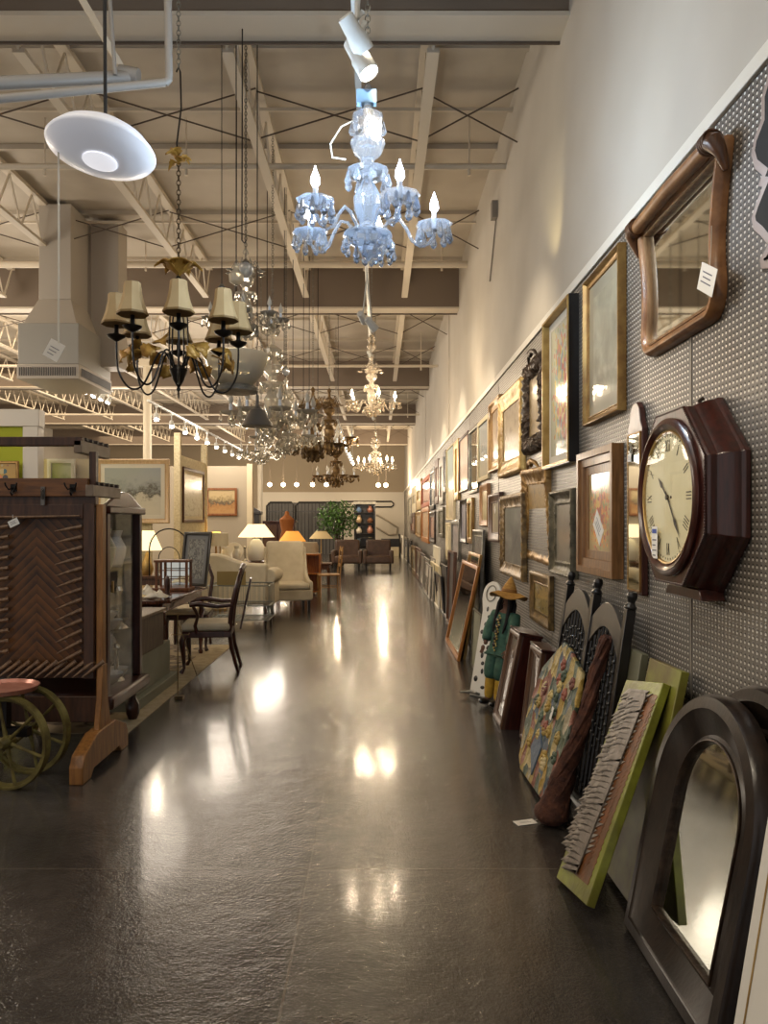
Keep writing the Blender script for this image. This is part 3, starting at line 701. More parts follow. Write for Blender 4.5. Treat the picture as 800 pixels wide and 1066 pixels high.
def sawtooth(M, w, h, label, g=lime, only=False):
    r = thing('canvas_painting', label, 'painting', M=M)
    mb = MB().box(-w/2, w/2, -.035, -.001, 0, h); o = mb.build('canvas', g, r, bev=.003)
    if only: return r
    def field(pts, y, m, nm, n, amp, seed, side):      # pts: left/right boundary given as two polylines in (fraction w, fraction h)
        rd = random.Random(seed); (lx0, rx0, z0), (lx1, rx1, z1) = pts; L = []; R = []
        for i in range(n+1):
            t = i/n; z = (z0+(z1-z0)*t)*h
            a = amp*(.35+.65*rd.random()) if i % 2 else 0; b_ = amp*(.35+.65*rd.random()) if i % 2 else 0
            L.append(((lx0+(lx1-lx0)*t)*w-(a if 'l' in side else 0), z-(a*.5 if 'l' in side else 0))); R.append(((rx0+(rx1-rx0)*t)*w+(b_ if 'r' in side else 0), z+(b_*.3 if 'r' in side else 0)))
        mb = MB(); vs = []; 
        for (a, za), (b_, zb) in zip(L, R): vs += [(a, y, za), (b_, y, zb), (a, y+.004, za), (b_, y+.004, zb)]
        mb.add(vs, [f for i in range(n) for f in ((i*4, i*4+1, i*4+5, i*4+4), (i*4, i*4+4, i*4+6, i*4+2), (i*4+1, i*4+3, i*4+7, i*4+5))]); mb.build(nm, m, r, fixn=True)
    field(((-.3, .37, .07), (.2, .46, .94)), -.0362, brown, 'umber_field', 60, .012, 3, 'r')
    field(((-.1, .2, .14), (.3, .43, .90)), -.0372, mat('rust_paint', '5e3a1c', .5, 0, '80491e', 20), 'rust_spikes', 64, .02, 5, 'r')
    field(((-.24, .06, .13), (.12, .28, .88)), -.0382, mat('umber_paint', '5c3a1c'), 'dark_umber_field', 50, .02, 6, 'r')
    for q in range(4): field(((-.50+.10*q, .06, .17-.03*q), (-.30+.11*q, .18+.03*q, .955-.01*q)), -.0405-.0025*q, ash if q % 2 else mat('pale_ash_paint', 'a09588', .5, 0, '7c7268', 20, bmp=.3), 'ash_spikes', 64, .07, 20+q, 'lr' if q == 0 else 'l')
    return r
def freeM(foot, top, widthdir=(0, -1, 0)):
    u = (Vector(top)-Vector(foot)).normalized(); x = Vector(widthdir); x = (x-u*x.dot(u)).normalized(); y = u.cross(x)
    M = Matrix((x, y, u)).transposed().to_4x4(); return Matrix.Translation(foot) @ M
sawtooth(freeM((.79, 3.03, .035), (1.15, 3.2, .86)), .37, .88, 'lime green canvas with a ragged grey and brown saw-tooth shape, leaning in front')
sawtooth(freeM((1.0, 3.1, .02), (1.2, 3.12, .93)), .34, .92, 'lime green and brown canvas mostly hidden behind the saw-tooth one', mat('olive_paint', '7c7c2c', .45, 0, '5c4420', 5, coat=.2), only=True)
sawtooth(freeM((1.05, 3.55, .0), (1.19, 3.55, .92)), .36, .93, 'grey-green canvas behind the saw-tooth one, farther from the camera', mat('sage_paint', '6a6a54', .5, 0, '57503c', 4, coat=.2), only=True)
# black slatted headboards
def headboard(Yc, w, h, label, Xf=1.02, Xt=1.19):
    r = thing('slatted_headboard', label, 'headboard', M=leanM(Yc, Xf, Xt, h))
    bk = M_['black']
    for s in (-1, 1):
        mb = MB().box(s*w/2-.022, s*w/2+.022, -.05, -.006, 0, h-.05); mb.lathe([(.026, 0), (.03, .01), (.016, .03), (.026, .06), (.02, .08), (0, .085)], 12, (s*w/2, -.028, h-.05)); mb.build('post', bk, r, bev=.003)
    mb = MB(); n = 14; pts = []; low = []
    for i in range(n+1):
        x = -w/2+.02+(w-.04)*i/n; c = math.sin(PI*i/n); pts.append((x, h-.16+.11*c)); low.append((x, h-.30+.13*c))
    mb.prism(low+pts[::-1], -.045, -.02); mb.build('arched_rail', mat('worn_grey', '45413c', .35, 0, '3c3833', 10, coat=.4), r, bev=.003)
    MB().box(-w/2, w/2, -.045, -.015, .08, .15).build('bottom_rail', bk, r)
    n = 9
    for i in range(n):
        x = -w/2+.045+(w-.09)*i/(n-1); zt = h-.28+.12*math.sin(PI*(x+w/2)/w)
        mb = MB().tube([(x, -.03, .14), (x, -.03, .3), (x, -.03, zt*.55), (x, -.03, zt)], [.008, .012, .009, .008], 8)
        for q in range(14): mb.ball((x, -.03, .2+q*(zt-.25)/14), (.0125, .0125, .012), 8, 5)
        mb.build('spindle', bk, r)
headboard(4.34, .56, 1.18, 'black spindled headboard with grey arched rail, the farther of two')
headboard(3.8, .56, 1.16, 'black spindled headboard with grey arched rail, behind the brown twisted cloth')
# twisted brown cloth
r = thing('rolled_cloth', 'lumpy twisted roll of dark rust-brown cloth leaning against the spindles', 'cloth', (.86, 3.8, 0))
mb = MB(); pts = []; rs = []
for i in range(46):
    t = i/45; p = Vector((.0+.25*t, -.0-.1*t+.02*math.sin(9*t), .05+.9*t)); pts.append(p); rs.append(.045*(1-t)**3+.036-.01*t+.003*math.sin(i*.9)+.002*math.sin(i*2.9))
mb.tube(pts, rs, 14)
for k in range(5):
    mb.tube([p+Vector((math.cos(i*.12+k*1.26), math.sin(i*.12+k*1.26), 0))*rs[i]*.86 for i, p in enumerate(pts)], .012, 6)
mb.build('cloth_roll', mat('rust_cloth', '5a3524', .9, 0, '3a2018', 22, bmp=.6, bscale=60), r)
MB().ball((-.0, .02, .06), (.085, .1, .06), 14, 8).build('gathered_end', mat('rust_cloth', '5a3524'), r)
r = thing('price_tag', 'white paper tag lying on the floor beside the rolled cloth', 'tag', (.735, 3.84, .002), .3)
MB().box(-.055, .055, -.03, .03, 0, .001).build('card', M_['paper'], r); MB().tube([(.05, 0, .002), (.09, .012, .006), (.13, .0, .004)], .0015, 5).build('tag_string', M_['string'], r)
mb = MB(); mb.box(-.03, .03, -.006, -.003, .0011, .0014); mb.box(-.03, .02, .006, .009, .0011, .0014); mb.build('handwriting', M_['pencil'], r)
# colourful shield-shaped relief
def relief():
    crop = [(190, 680), (195, 740), (235, 800), (290, 880), (325, 872), (370, 785), (395, 660), (425, 570), (468, 400), (482, 300), (440, 220), (425, 185), (400, 155), (360, 200), (300, 270), (255, 390), (222, 500)]
    fo, tp = Vector((.88, 4.2, 0)), Vector((1.10, 4.2, .79)); u = (tp-fo).normalized(); n = u.cross(Vector((0, -1, 0)))
    M = freeM(fo, tp); Mi = M.inverted(); ol = []
    for x, y in crop:
        px, py = 500+x/4.44, 640+y/4.44; d = Vector(((px-394)/F_PX, 1, (544-py)/F_PX)); c = Vector((0, 0, H))
        t = (fo-c).dot(n)/d.dot(n); q = Mi @ (c+d*t); ol.append((q.x, q.z))
    mz = min(z for x, z in ol); ol = [(x, z-mz+.004) for x, z in ol]
    r = thing('relief_panel', 'colourful shield-shaped flower relief panel leaning with its point on the floor', 'artwork', M=M)
    m, nt, b = newmat('painted_petals'); v = coords(nt, 'Object', (1.3, 1, 1))
    vo = N(nt, 'ShaderNodeTexVoronoi'); vo.inputs['Scale'].default_value = 11; dv = N(nt, 'ShaderNodeTexNoise'); dv.inputs['Scale'].default_value = 6; nt.links.new(v, dv.inputs['Vector'])
    va = N(nt, 'ShaderNodeVectorMath', operation='MULTIPLY_ADD'); nt.links.new(dv.outputs['Color'], va.inputs[0]); va.inputs[1].default_value = (.16, .16, .16); nt.links.new(v, va.inputs[2]); nt.links.new(va.outputs[0], vo.inputs['Vector'])
    sc = N(nt, 'ShaderNodeSeparateColor'); nt.links.new(vo.outputs['Color'], sc.inputs[0])
    nt.links.new(ramp(nt, sc.outputs[0], ['a8904c', '5c6650', 'b8a470', '4e5a4c', '8c5a48', '6a7264', 'a89c80', 'b09044', '56626c'], const=True), b.inputs['Base Color']); b.inputs['Roughness'].default_value = .6
    h = mathn(nt, 'ADD', vo.outputs['Distance'], mathn(nt, 'MULTIPLY', noiset(nt, v, 40), .4)); bump(nt, b, h, .9, .03)
    mb = MB().prism(ol, -.025, -.001); mb.build('board', m, r, bev=.006)
    cx = sum(x for x, z in ol)/len(ol); cz = sum(z for x, z in ol)/len(ol); rd = random.Random(4)
    cols = ['b0924a', '9c5c4a', '5d6c58', 'cbb98c', 'a88f50', '7a4a40', 'c9b070', '4e5c4a']
    for k in range(26):
        t = rd.random()*2*PI; q = rd.random()**.6*.8; i = int(t/(2*PI)*len(ol)) % len(ol); x = cx+(ol[i][0]-cx)*q; z = cz+(ol[i][1]-cz)*q
        mb = MB(); mb.T = Matrix.Translation((x, -.028, z)) @ Matrix.Rotation(rd.random()*3, 4, 'Y')
        for j in range(5):
            a = j*2*PI/5; mb.ball((.02*math.cos(a), 0, .02*math.sin(a)), (.02, .012, .016), 8, 5)
        mb.ball((0, -.01, 0), .01, 8, 5); mb.build('flower', mat('petal_%d' % (k % 8), cols[k % 8], .6), r)
    MB().prism([(cx-.19, .18), (cx-.02, .06), (cx+.03, .24), (cx-.1, .33)], -.034, -.02).build('blue_vase', mat('vase_blue', '47586c', .5, 0, '5c6a78', 20, bmp=.5), r, bev=.006)
    MB().box(cx+.07, cx+.11, -.045, -.044, cz, cz+.07).build('price_tag', M_['paper'], r)
relief()
# dark wooden cases
def case(Yn, Yf, Xf, dep, hgt, label, lean_=.2):
    w = Yf-Yn; r = thing('wooden_case', label, 'case', M=wallM((Yn+Yf)/2, .0, Xf, lean_)); mh = M_['mahog']
    mb = MB().box(-w/2, w/2, .012, dep, 0, hgt); mb.build('case_body', mh, r, bev=.004)
    molding(rect(w, hgt), [(0, -.012), (0, .012), (.012, .02), (.03, .02), (.04, .01), (.06, .002), (.065, -.01)], 0, (w, hgt)).build('door', M_['walnut'], r)
    panel([(x, z+.05) for x, z in rect(w-.1, hgt-.1)], .005, art('plain', ['6c5a48', '54453a'], 3, 2, .04), 'glass_front', r)
    MB().box(-w/2-.01, w/2+.01, -.02, dep+.005, hgt, hgt+.018).build('cornice', mh, r, bev=.004); return r
r = case(5.56, 5.94, .90, .15, .7, 'mahogany wooden case with glazed front leaning on the floor behind the doll'); price_tag(r, .12, -.03, .16, .06, .08, .2)
case(5.0, 5.36, 1.0, .1, .66, 'second darker wooden case leaning between the first one and the flower relief', .12)
# straw-hatted doll
def doll():
    F = Vector((.93, 6.28, 0)); r = thing('straw_hat_doll', 'tall cloth doll in a straw hat, green jacket and yellow stockings leaning on the wall', 'doll', M=freeM(F, F+Vector((.16, .05, 1)), (.66, -.75, 0)))
    def skin(name, verts, edges, rad, m, par=r, sub=2):
        me = bpy.data.meshes.new(name); me.from_pydata(verts, edges, []); me.materials.append(m)
        o = bpy.data.objects.new(name, me); COL.objects.link(o); o.parent = par
        sk = o.modifiers.new('skin', 'SKIN'); sk.use_smooth_shade = True
        for i, q in enumerate(rad): me.skin_vertices[0].data[i].radius = q if isinstance(q, tuple) else (q, q)
        me.skin_vertices[0].data[0].use_root = True
        sb = o.modifiers.new('sub', 'SUBSURF'); sb.levels = sub; sb.render_levels = sub; return o
    cl = mat('doll_cloth_brown', '6b4a38', .8); gr = mat('doll_green', '3f6450', .75, 0, '2c4a3c', 18, bmp=.3); yl = mat('doll_yellow', 'c29a30', .75, 0, 'a88020', 18)
    V = [(0, 0, .5), (0, 0, .64), (0, 0, .75), (0, 0, .80), (0, -.005, .86), (0, 0, .92), (-.10, 0, .745), (-.13, -.03, .6), (-.11, -.07, .48), (.10, 0, .745), (.13, -.03, .6), (.12, -.07, .48), (-.05, 0, .47), (-.055, -.02, .27), (-.05, 0, .06), (-.05, -.06, .03), (.05, 0, .47), (.05, -.02, .27), (.05, 0, .06), (.06, -.06, .03)]
    E = [(0, 1), (1, 2), (2, 3), (3, 4), (4, 5), (2, 6), (6, 7), (7, 8), (2, 9), (9, 10), (10, 11), (0, 12), (12, 13), (13, 14), (14, 15), (0, 16), (16, 17), (17, 18), (18, 19)]
    R = [(.06, .045), (.06, .045), (.055, .035), .022, (.042, .046), .03, .03, .024, .018, .03, .024, .018, .04, .03, .022, .02, .04, .03, .022, .02]
    skin('body', V, E, R, cl)
    skin('jacket', [V[0], V[1], V[2], V[6], V[7], (-.115, -.06, .51), V[9], V[10], (.125, -.06, .51), (0, 0, .42)], [(0, 1), (1, 2), (2, 3), (3, 4), (4, 5), (2, 6), (6, 7), (7, 8), (0, 9)], [(.115, .07), (.092, .062), (.08, .055), .052, .05, .042, .052, .05, .042, (.13, .08)], gr)
    for s in (-1, 1):
        skin('trouser_leg', [(s*.05, 0, .46), (s*.053, -.02, .3), (s*.05, -.01, .2)], [(0, 1), (1, 2)], [.066, .064, .06], gr)
        skin('stocking', [(s*.053, -.018, .26), (s*.05, -.002, .1), (s*.05, -.005, .045)], [(0, 1), (1, 2)], [.044, .042, .032], yl)
        MB().ball((s*.055, -.04, .03), (.03, .065, .028), 12, 8).build('shoe', M_['black'], r)
        mb = MB(); c = Vector((s*.12, -.08, .455)); mb.ball(c, (.018, .014, .024), 10, 6)
        for k in range(4): mb.tube([c+Vector((s*.0-.012+.008*k, -.002, -.015)), c+Vector((-.014+.009*k, -.008, -.035+.003*abs(k-1.5))), c+Vector((-.012+.008*k, -.016, -.048+.004*abs(k-1.5)))], [.0046, .0042, .003], 6)
        mb.tube([c+Vector((-s*.014, -.004, .006)), c+Vector((-s*.024, -.012, -.008)), c+Vector((-s*.024, -.018, -.02))], [.005, .0045, .0035], 6); mb.build('hand', cl, r)
    mb = MB()
    for k in range(22):
        a = PI*(.08+.84*k/21); x = .043*math.cos(a)*1.1; 
        mb.tube([(x, .02*math.sin(a), .92), (x*1.5, .012+.03*math.sin(a), .84), (x*1.7, .02, .73-.015*(k % 3))], [.012, .013, .005], 6)
    for s in (-1, 1): mb.tube([(s*.03, -.03, .92), (s*.055, -.035, .84), (s*.06, -.05, .70), (s*.05, -.07, .60)], [.012, .018, .016, .006], 8)
    mb.build('hair', mat('doll_hair', '120e0c', .85, bmp=.4, bscale=90), r)
    mb = MB()
    for s in (-1, 1): mb.ball((s*.016, -.047, .872), (.006, .004, .005), 8, 6)
    mb.tube([(0, -.05, .868), (0, -.062, .853), (0, -.052, .848)], [.004, .007, .005], 6); mb.tube([(-.012, -.046, .834), (0, -.05, .831), (.012, -.046, .834)], .0028, 6); mb.build('face', mat('doll_face_paint', '2a1410', .6), r)
    prof = [(.155, .9), (.157, .905), (.10, .925), (.062, .94), (.058, .97), (.045, 1.0), (.02, 1.045), (.004, 1.07)]
    n = 32; mb = MB().lathe(prof, n)
    for v in mb.v:
        q = math.hypot(v.x, v.y)
        if q > .09: v.z += .018*math.sin(3*math.atan2(v.y, v.x)+1)
    o = mb.build('straw_hat', mat('straw', 'b98a42', .75, 0, '9c7030', 30, (1, 1, 4), bmp=.5, bscale=80), r, fixn=True); s_ = o.modifiers.new('solid', 'SOLIDIFY'); s_.thickness = .006
    MB().lathe([(.062, .938), (.066, .945), (.062, .962), (.057, .965)], 28).build('hat_band', mat('hat_band', '8a5c24', .7), o)
    mb = MB(); 
    for k in range(16): mb.ball((.012*math.sin(k*2.1), -.075+.0*k, .74-.019*k), .009, 8, 5)
    mb.build('bead_necklace', mat('bead_gold', 'b8a060', .35, .5), r)
    mb = MB()
    for k in range(5): mb.ball((-.02, -.06, .7-.05*k), (.028, .012, .022), 8, 5)
    mb.build('dark_bib', M_['black'], r)
doll()
r = thing('painted_plank', 'white rounded plank with black spots leaning just behind the straw-hatted doll', 'plank', M=freeM((.87, 6.62, 0), (1.05, 6.85, 1.0), (.66, -.75, 0)))
ol = [(-.09, 0), (.09, 0), (.075, .75), (.1, .85)]+[(.1*math.cos(PI*i/10), .9+.11*math.sin(PI*i/10)) for i in range(11)]+[(-.1, .85), (-.075, .75)]
MB().prism(ol, -.03, -.004).build('board', M_['white'], r, bev=.005)
rd = random.Random(2)
for k in range(11): MB().ball((-.05+.1*rd.random(), -.031, .08+.068*k), (.012+.012*rd.random(), .002, .015+.015*rd.random()), 10, 6).build('black_spot', M_['black'], r)
MB().tube([(.055*math.cos(2*PI*i/20), -.034, .9+.07*math.sin(2*PI*i/20)) for i in range(20)], .006, 6, True).build('ring_handle', M_['silver'], r)
mb = MB(); mb.tube([(-.12, -.12, .01), (-.04, -.08, .03), (.03, -.03, .02)], [.006, .014, .01], 8); mb.tube([(-.1, -.05, .02), (-.03, -.06, .03), (.05, -.1, .02)], .01, 8); mb.build('foot_bracket', M_['silver'], r)
# frames and boards stacked beyond the doll
LF = 'leaning_frame'
lean(466, 479, 689, 590, 1.10, LF, 'honey-gold framed mirror leaning in front, nearest of the stacked frames', 'mirror', .045, .03, 'flat', M_['pine'], mir, panel_name='mirror_glass')
lean(475, 485, 687, 578, 1.14, LF, 'second honey-gold framed mirror right behind the first', 'mirror', .04, .03, 'flat', M_['gold'], mir, panel_name='mirror_glass')
lean(490, 500, 686, 552, 1.18, LF, 'tall silver-grey frame standing up behind the gold mirrors', 'frame', .08, .035, 'bevel', M_['silver'], art('plain', ['6b645c', '7c756c'], 3, 2))
lean(497, 507, 682, 562, 1.2, LF, 'tall olive-gold frame at the back beside the silver-grey one', 'frame', .08, .03, 'flat', M_['greygreen'], art('plain', ['6c6040', '80744c'], 4, 2))
lean(492, 500, 704, 640, 1.02, LF, 'low sage green board leaning beside the spotted plank', 'board', .02, .02, 'flat', M_['greygreen'], art('plain', ['6f705c', '84846c'], 4, 2, 0))
lean(468, 474, 654, 575, 1.12, LF, 'dark brown framed board leaning past the gold mirrors', 'board', .03, .05, 'flat', M_['walnut'], art('plain', ['2c2420', '3c302a'], 5, 2, 0))
lean(461, 468, 645, 590, 1.08, LF, 'black panel standing behind the cream boards', 'board', .03, .03, 'flat', M_['black'], art('plain', ['241e1a', '30281f'], 5, 2, 0))
lean(453, 462, 636, 590, 1.06, LF, 'thick cream board leaning low in front', 'board', .02, .04, 'flat', M_['matc'], art('plain', ['c8b888', 'b8a878'], 6, 2, 0))
lean(452, 458, 634, 570, 1.08, LF, 'tall pale cream board leaning behind the low cream one', 'board', .02, .03, 'flat', M_['matw'], art('plain', ['c9c0a8', 'bdb299'], 6, 2, 0))
lean(447, 452, 628, 582, 1.08, LF, 'taupe canvas leaning at a slant beyond the cream boards', 'board', .03, .03, 'flat', M_['silver'], art('plain', ['857a6c', '968b7c'], 7, 2, 0))
lean(441, 446, 621, 583, 1.06, LF, 'grey frame leaning low beyond the taupe canvas', 'frame', .06, .03, 'bevel', M_['silver'], art('plain', ['75695c', '86796a'], 7, 2))
lean(434, 439, 607, 572, 1.08, LF, 'dark walnut frame with a white tag leaning farther off', 'frame', .1, .04, 'bevel', M_['walnut'], art('plain', ['3e342c', '584a3c'], 7, 2), tagat=(.2, .4))
lean(430, 434, 600, 570, 1.06, LF, 'olive brown frame leaning farther off', 'frame', .1, .04, 'flat', M_['oldgold'], art('plain', ['5c5440', '6c6450'], 7, 2))
lean(426, 429.5, 594, 563, 1.06, LF, 'black frame leaning near the far end', 'frame', .1, .04, 'flat', M_['black'], art('plain', ['3c3430', '4c443c'], 7, 2))
lean(422, 425, 588, 560, 1.06, LF, 'grey-blue frame leaning near the far end', 'frame', .1, .04, 'flat', M_['silver'], art('plain', ['6a6a6c', '7c7c80'], 7, 2))
lean(418, 420.5, 582, 558, 1.04, LF, 'pale grey board leaning near the far end', 'board', .1, .04, 'flat', M_['matw'], art('plain', ['9a9284', 'a8a090'], 7, 2, 0))
lean(414.3, 416, 578, 556, 1.0, LF, 'black board standing last against the wall at the far end', 'board', .1, .04, 'flat', M_['black'], art('plain', ['1c1a18', '2c2824'], 7, 2, 0))

lean(457, 464, 640, 600, 1.04, LF, 'narrow dark board tucked between the black panel and the thick cream board', 'board', .03, .03, 'flat', M_['ebony'], art('plain', ['4a3a2a', '5c4a38'], 8, 2, 0))
lean(443, 449, 625, 590, 1.05, LF, 'pale driftwood-grey board leaning in front of the taupe canvas', 'board', .03, .03, 'flat', M_['silver'], art('plain', ['9a9082', 'aaa092'], 9, 2, 0))
lean(437, 442, 614, 578, 1.07, LF, 'dark bronze frame leaning beside the grey frame', 'frame', .08, .03, 'bevel', M_['bronze'], art('plain', ['3c342a', '4c443a'], 9, 2))
# ---------------------------------------------------------------- hanging lamps
chain_m = mat('chain_iron', '4a3a26', .45, .6); brass = M_['gold']; iron = mat('black_iron', '1d1814', .4, .5); cord = mat('black_cord', '171310', .7)
def chain_mb(p0, p1, link=.035, r=.0028, w=.011):
    p0, p1 = Vector(p0), Vector(p1); d = p1-p0; n = max(2, int(d.length/(link*.75))); mb = MB()
    for i in range(n):
        c = p0+d*(i+.5)/n; ax = Vector((1, 0, 0)) if i % 2 else Vector((0, 1, 0))
        mb.tube([c+ax*w*math.cos(a)+Vector((0, 0, 1))*link*.5*math.sin(a) for a in [2*PI*k/10 for k in range(10)]], r, 5, True)
    return mb
def bulb_light(loc, power, col=WARM, size=.03): light('POINT', loc, power, col, size)
# white dish pendant, tilted
def dish():
    c = P(106, 153, 3.3); r = thing('pendant_lamp', 'white saucer-shaped pendant lamp hanging tilted from a dark rod', 'lamp', c)
    T = Matrix.Rotation(math.radians(4), 4, 'Y') @ Matrix.Rotation(math.radians(-7), 4, 'X')
    opal = mat('opal_glass', 'f0f0f4', .4, coat=.15); ob = opal.node_tree.nodes['Principled BSDF']; ob.inputs['Emission Color'].default_value = s2l('e4e8f4'); ob.inputs['Emission Strength'].default_value = .16
    mb = MB(); mb.T = T; mb.lathe([(.0, .105), (.06, .1), (.13, .075), (.19, .035), (.222, -.002), (.228, -.012), (.222, -.022), (.16, -.05), (.10, -.062), (.07, -.064)], 48); mb.build('dish_shade', opal, r, ang=80)
    mb = MB(); mb.T = T; mb.lathe([(.0, -.060), (.055, -.064), (.07, -.066), (.072, -.07), (.06, -.075), (0, -.077)], 32); mb.build('diffuser', emis('opal_diffuser', 'e8e8ee', .55), r)
    mb = MB(); mb.T = T; mb.lathe([(.03, .1), (.028, .12), (.012, .135), (.01, .15)], 16); mb.build('cap', M_['silver'], r)
    top = T @ Vector((0, 0, .14)); mb = MB().cyl(top, (top.x-.01, 0, ZD-c.z), .008, n=8); mb.build('rod', cord, r)
    # ribbon and tag tied to the rim
    ax = T @ Vector((-.19, 0, -.03)); x2 = (62-106)*3.3/800
    o = MB().box(x2-.035, x2+.025, -.012, -.010, -.93, -.84); 
    mb = MB(); mb.T = Matrix.Translation((x2, -.01, -.84)) @ Matrix.Rotation(.5, 4, 'Y'); mb.box(-.035, .035, -.001, .001, -.08, 0); tg = mb.build('price_tag', M_['paper'], r)
    mb = MB(); mb.T = Matrix.Translation((x2, -.0115, -.84)) @ Matrix.Rotation(.5, 4, 'Y')
    for q in range(3): mb.box(-.022, .02-.006*q, -.0005, .0, -.032-.015*q, -.029-.015*q)
    mb.build('handwriting', M_['pencil'], tg)
    MB().box(x2-.004, x2+.004, -.0115, -.0095, -.845, -.02).build('ribbon', M_['matw'], tg)
dish()
# eight-shade bronze chandelier with gilt leaves
def bronze():
    Y = 4.3; c = P(186, 392, Y); r = thing('chandelier', 'black iron chandelier with eight beige fabric shades and gilt leaves', 'chandelier', c)
    s = Y/800   # metres per photo pixel at that distance
    mb = MB().lathe([(.004, -16*s), (.012, -14*s), (.008, -11*s), (.03, -4*s), (.045, 4*s), (.05, 7*s), (.03, 10*s), (.018, 12*s)], 20); mb.build('hub', iron, r)
    mb = MB()
    for k in range(5):
        a = k*2*PI/5; mb.tube([(.045*math.cos(a), .045*math.sin(a), 8*s), (.055*math.cos(a), .055*math.sin(a), 30*s), (.05*math.cos(a), .05*math.sin(a), 60*s), (.03*math.cos(a), .03*math.sin(a), 80*s), (.012*math.cos(a), .012*math.sin(a), 92*s)], .0045, 6)
    mb.lathe([(.03, 80*s), (.045, 84*s), (.05, 92*s), (.025, 98*s), (.012, 104*s)], 16); mb.build('column', iron, r)
    R = .33; shade_m = mat('parchment_shade', 'b59a6e', .8, 0, 'a68a5e', 3)
    arm0 = None
    for k in range(8):
        a = k*PI/4-1.316
        if arm0 is None:
            mb = MB(); pts = []
            for t in [i/14 for i in range(15)]:
                x = .04+(R-.04)*t; z = 16*s-(.20*math.sin(PI*min(1, t*1.05))**1.0)*(1 if t < .95 else .9) if t < .93 else None
                if z is not None: pts.append((x, 0, z+(.13 if t < .12 else 0)*0))
            pts = [(.03, 0, 10*s), (.07, 0, 24*s), (.11, 0, 22*s), (.15, 0, 5*s), (.19, 0, -10*s), (.235, 0, -15*s), (.28, 0, -11*s), (.32, 0, 3*s), (R, 0, 22*s), (R, 0, 34*s)]
            # smooth the polyline
            P2 = []
            for i in range(len(pts)-1):
                p0, p1, p2, p3 = [Vector(pts[max(0, min(len(pts)-1, i+j))]) for j in (-1, 0, 1, 2)]
                for t in (0, .25, .5, .75): P2.append(.5*((2*p1)+(p2-p0)*t+(2*p0-5*p1+4*p2-p3)*t*t+(-p0+3*p1-3*p2+p3)*t**3))
            P2.append(Vector(pts[-1])); arm = MB().tube(P2, .0055, 8).build('arm', iron, r); arm0 = arm
            cp = MB().lathe([(.008, 33*s), (.045, 37*s), (.05, 39*s), (.02, 40*s), (.012, 42*s), (.011, 60*s)], 18, (R, 0, 0)).build('candle_cup', iron, arm)
            sh = MB().lathe([(.080, 50*s), (.082, 50.5*s), (.060, 62*s), (.048, 72*s), (.044, 81*s), (.042, 81*s), (.046, 72*s), (.058, 62*s), (.078, 51*s)], 8, (R, 0, 0)).build('lamp_shade', shade_m, arm, ang=20)
            MB().lathe([(.081, 49.6*s), (.083, 50*s), (.082, 52*s), (.079, 52*s)], 8, (R, 0, 0)).build('shade_trim', mat('shade_trim', '7c6034', .7), arm)
            arm.rotation_euler = (0, 0, a)
        else: dup(arm0, r, (0, 0, a))
    leafm = mat('gilt_leaf', 'b58a3a', .5, .3, '8c6424', 20, bmp=.4)
    def leaf(c_, d, u, L, name='leaf'):
        mb = MB(); c_, d, u = Vector(c_), Vector(d).normalized(), Vector(u).normalized(); sd = d.cross(u)
        vs = []; n = 9
        for i in range(n+1):
            t = i/n; w = L*.42*math.sin(PI*t**.7)*(1+.18*(-1)**i); cc = c_+d*L*t+u*L*.35*math.sin(PI*t); vs += [cc-sd*w+u*.01, cc, cc+sd*w+u*.01]
        fs = []
        for i in range(n): fs += [(i*3, i*3+1, i*3+4, i*3+3), (i*3+1, i*3+2, i*3+5, i*3+4)]
        o = mb.add(vs, fs).build(name, leafm, r, fixn=False); m_ = o.modifiers.new('solid', 'SOLIDIFY'); m_.thickness = .003; return o
    for k in range(6):
        a = k*PI/3+.3; leaf((0, 0, 103*s), (math.cos(a), math.sin(a), .35), (0, 0, 1), .14)
    for k in range(8):
        a = k*PI/4+.2+.39; leaf((.19*math.cos(a), .19*math.sin(a), 26*s), (math.cos(a+.6), math.sin(a+.6), -.9+.3*(k % 3)), (math.cos(a), math.sin(a), .6), .13)
        leaf((.3*math.cos(a-.2), .3*math.sin(a-.2), 10*s), (math.cos(a+2.2), math.sin(a+2.2), .5), (math.cos(a), math.sin(a), .2), .11)
    top = (0, 0, ZD-c.z); zl = (392-168)*s; mb = chain_mb((0, 0, 104*s), (0, 0, zl)); mb.build('chain', chain_m, r)
    mb = MB().tube([(0, 0, zl), (-.01, 0, zl+.1), (.015, 0, zl+.3), (.01, 0, zl+.5), (.0, 0, zl+.53), (-.012, 0, zl+.50)], .005, 8); mb.build('hook_rod', iron, r)
    chain_mb((0, 0, zl+.52), top).build('upper_chain', M_['silver'], r)
    for k in range(7):
        a = k*.9; leaf((0, 0, zl+.02*(k % 3)-.02), (math.cos(a), math.sin(a), .3-.2*(k % 4)), (0, 0, 1), .075, 'dried_sprig')
bronze()
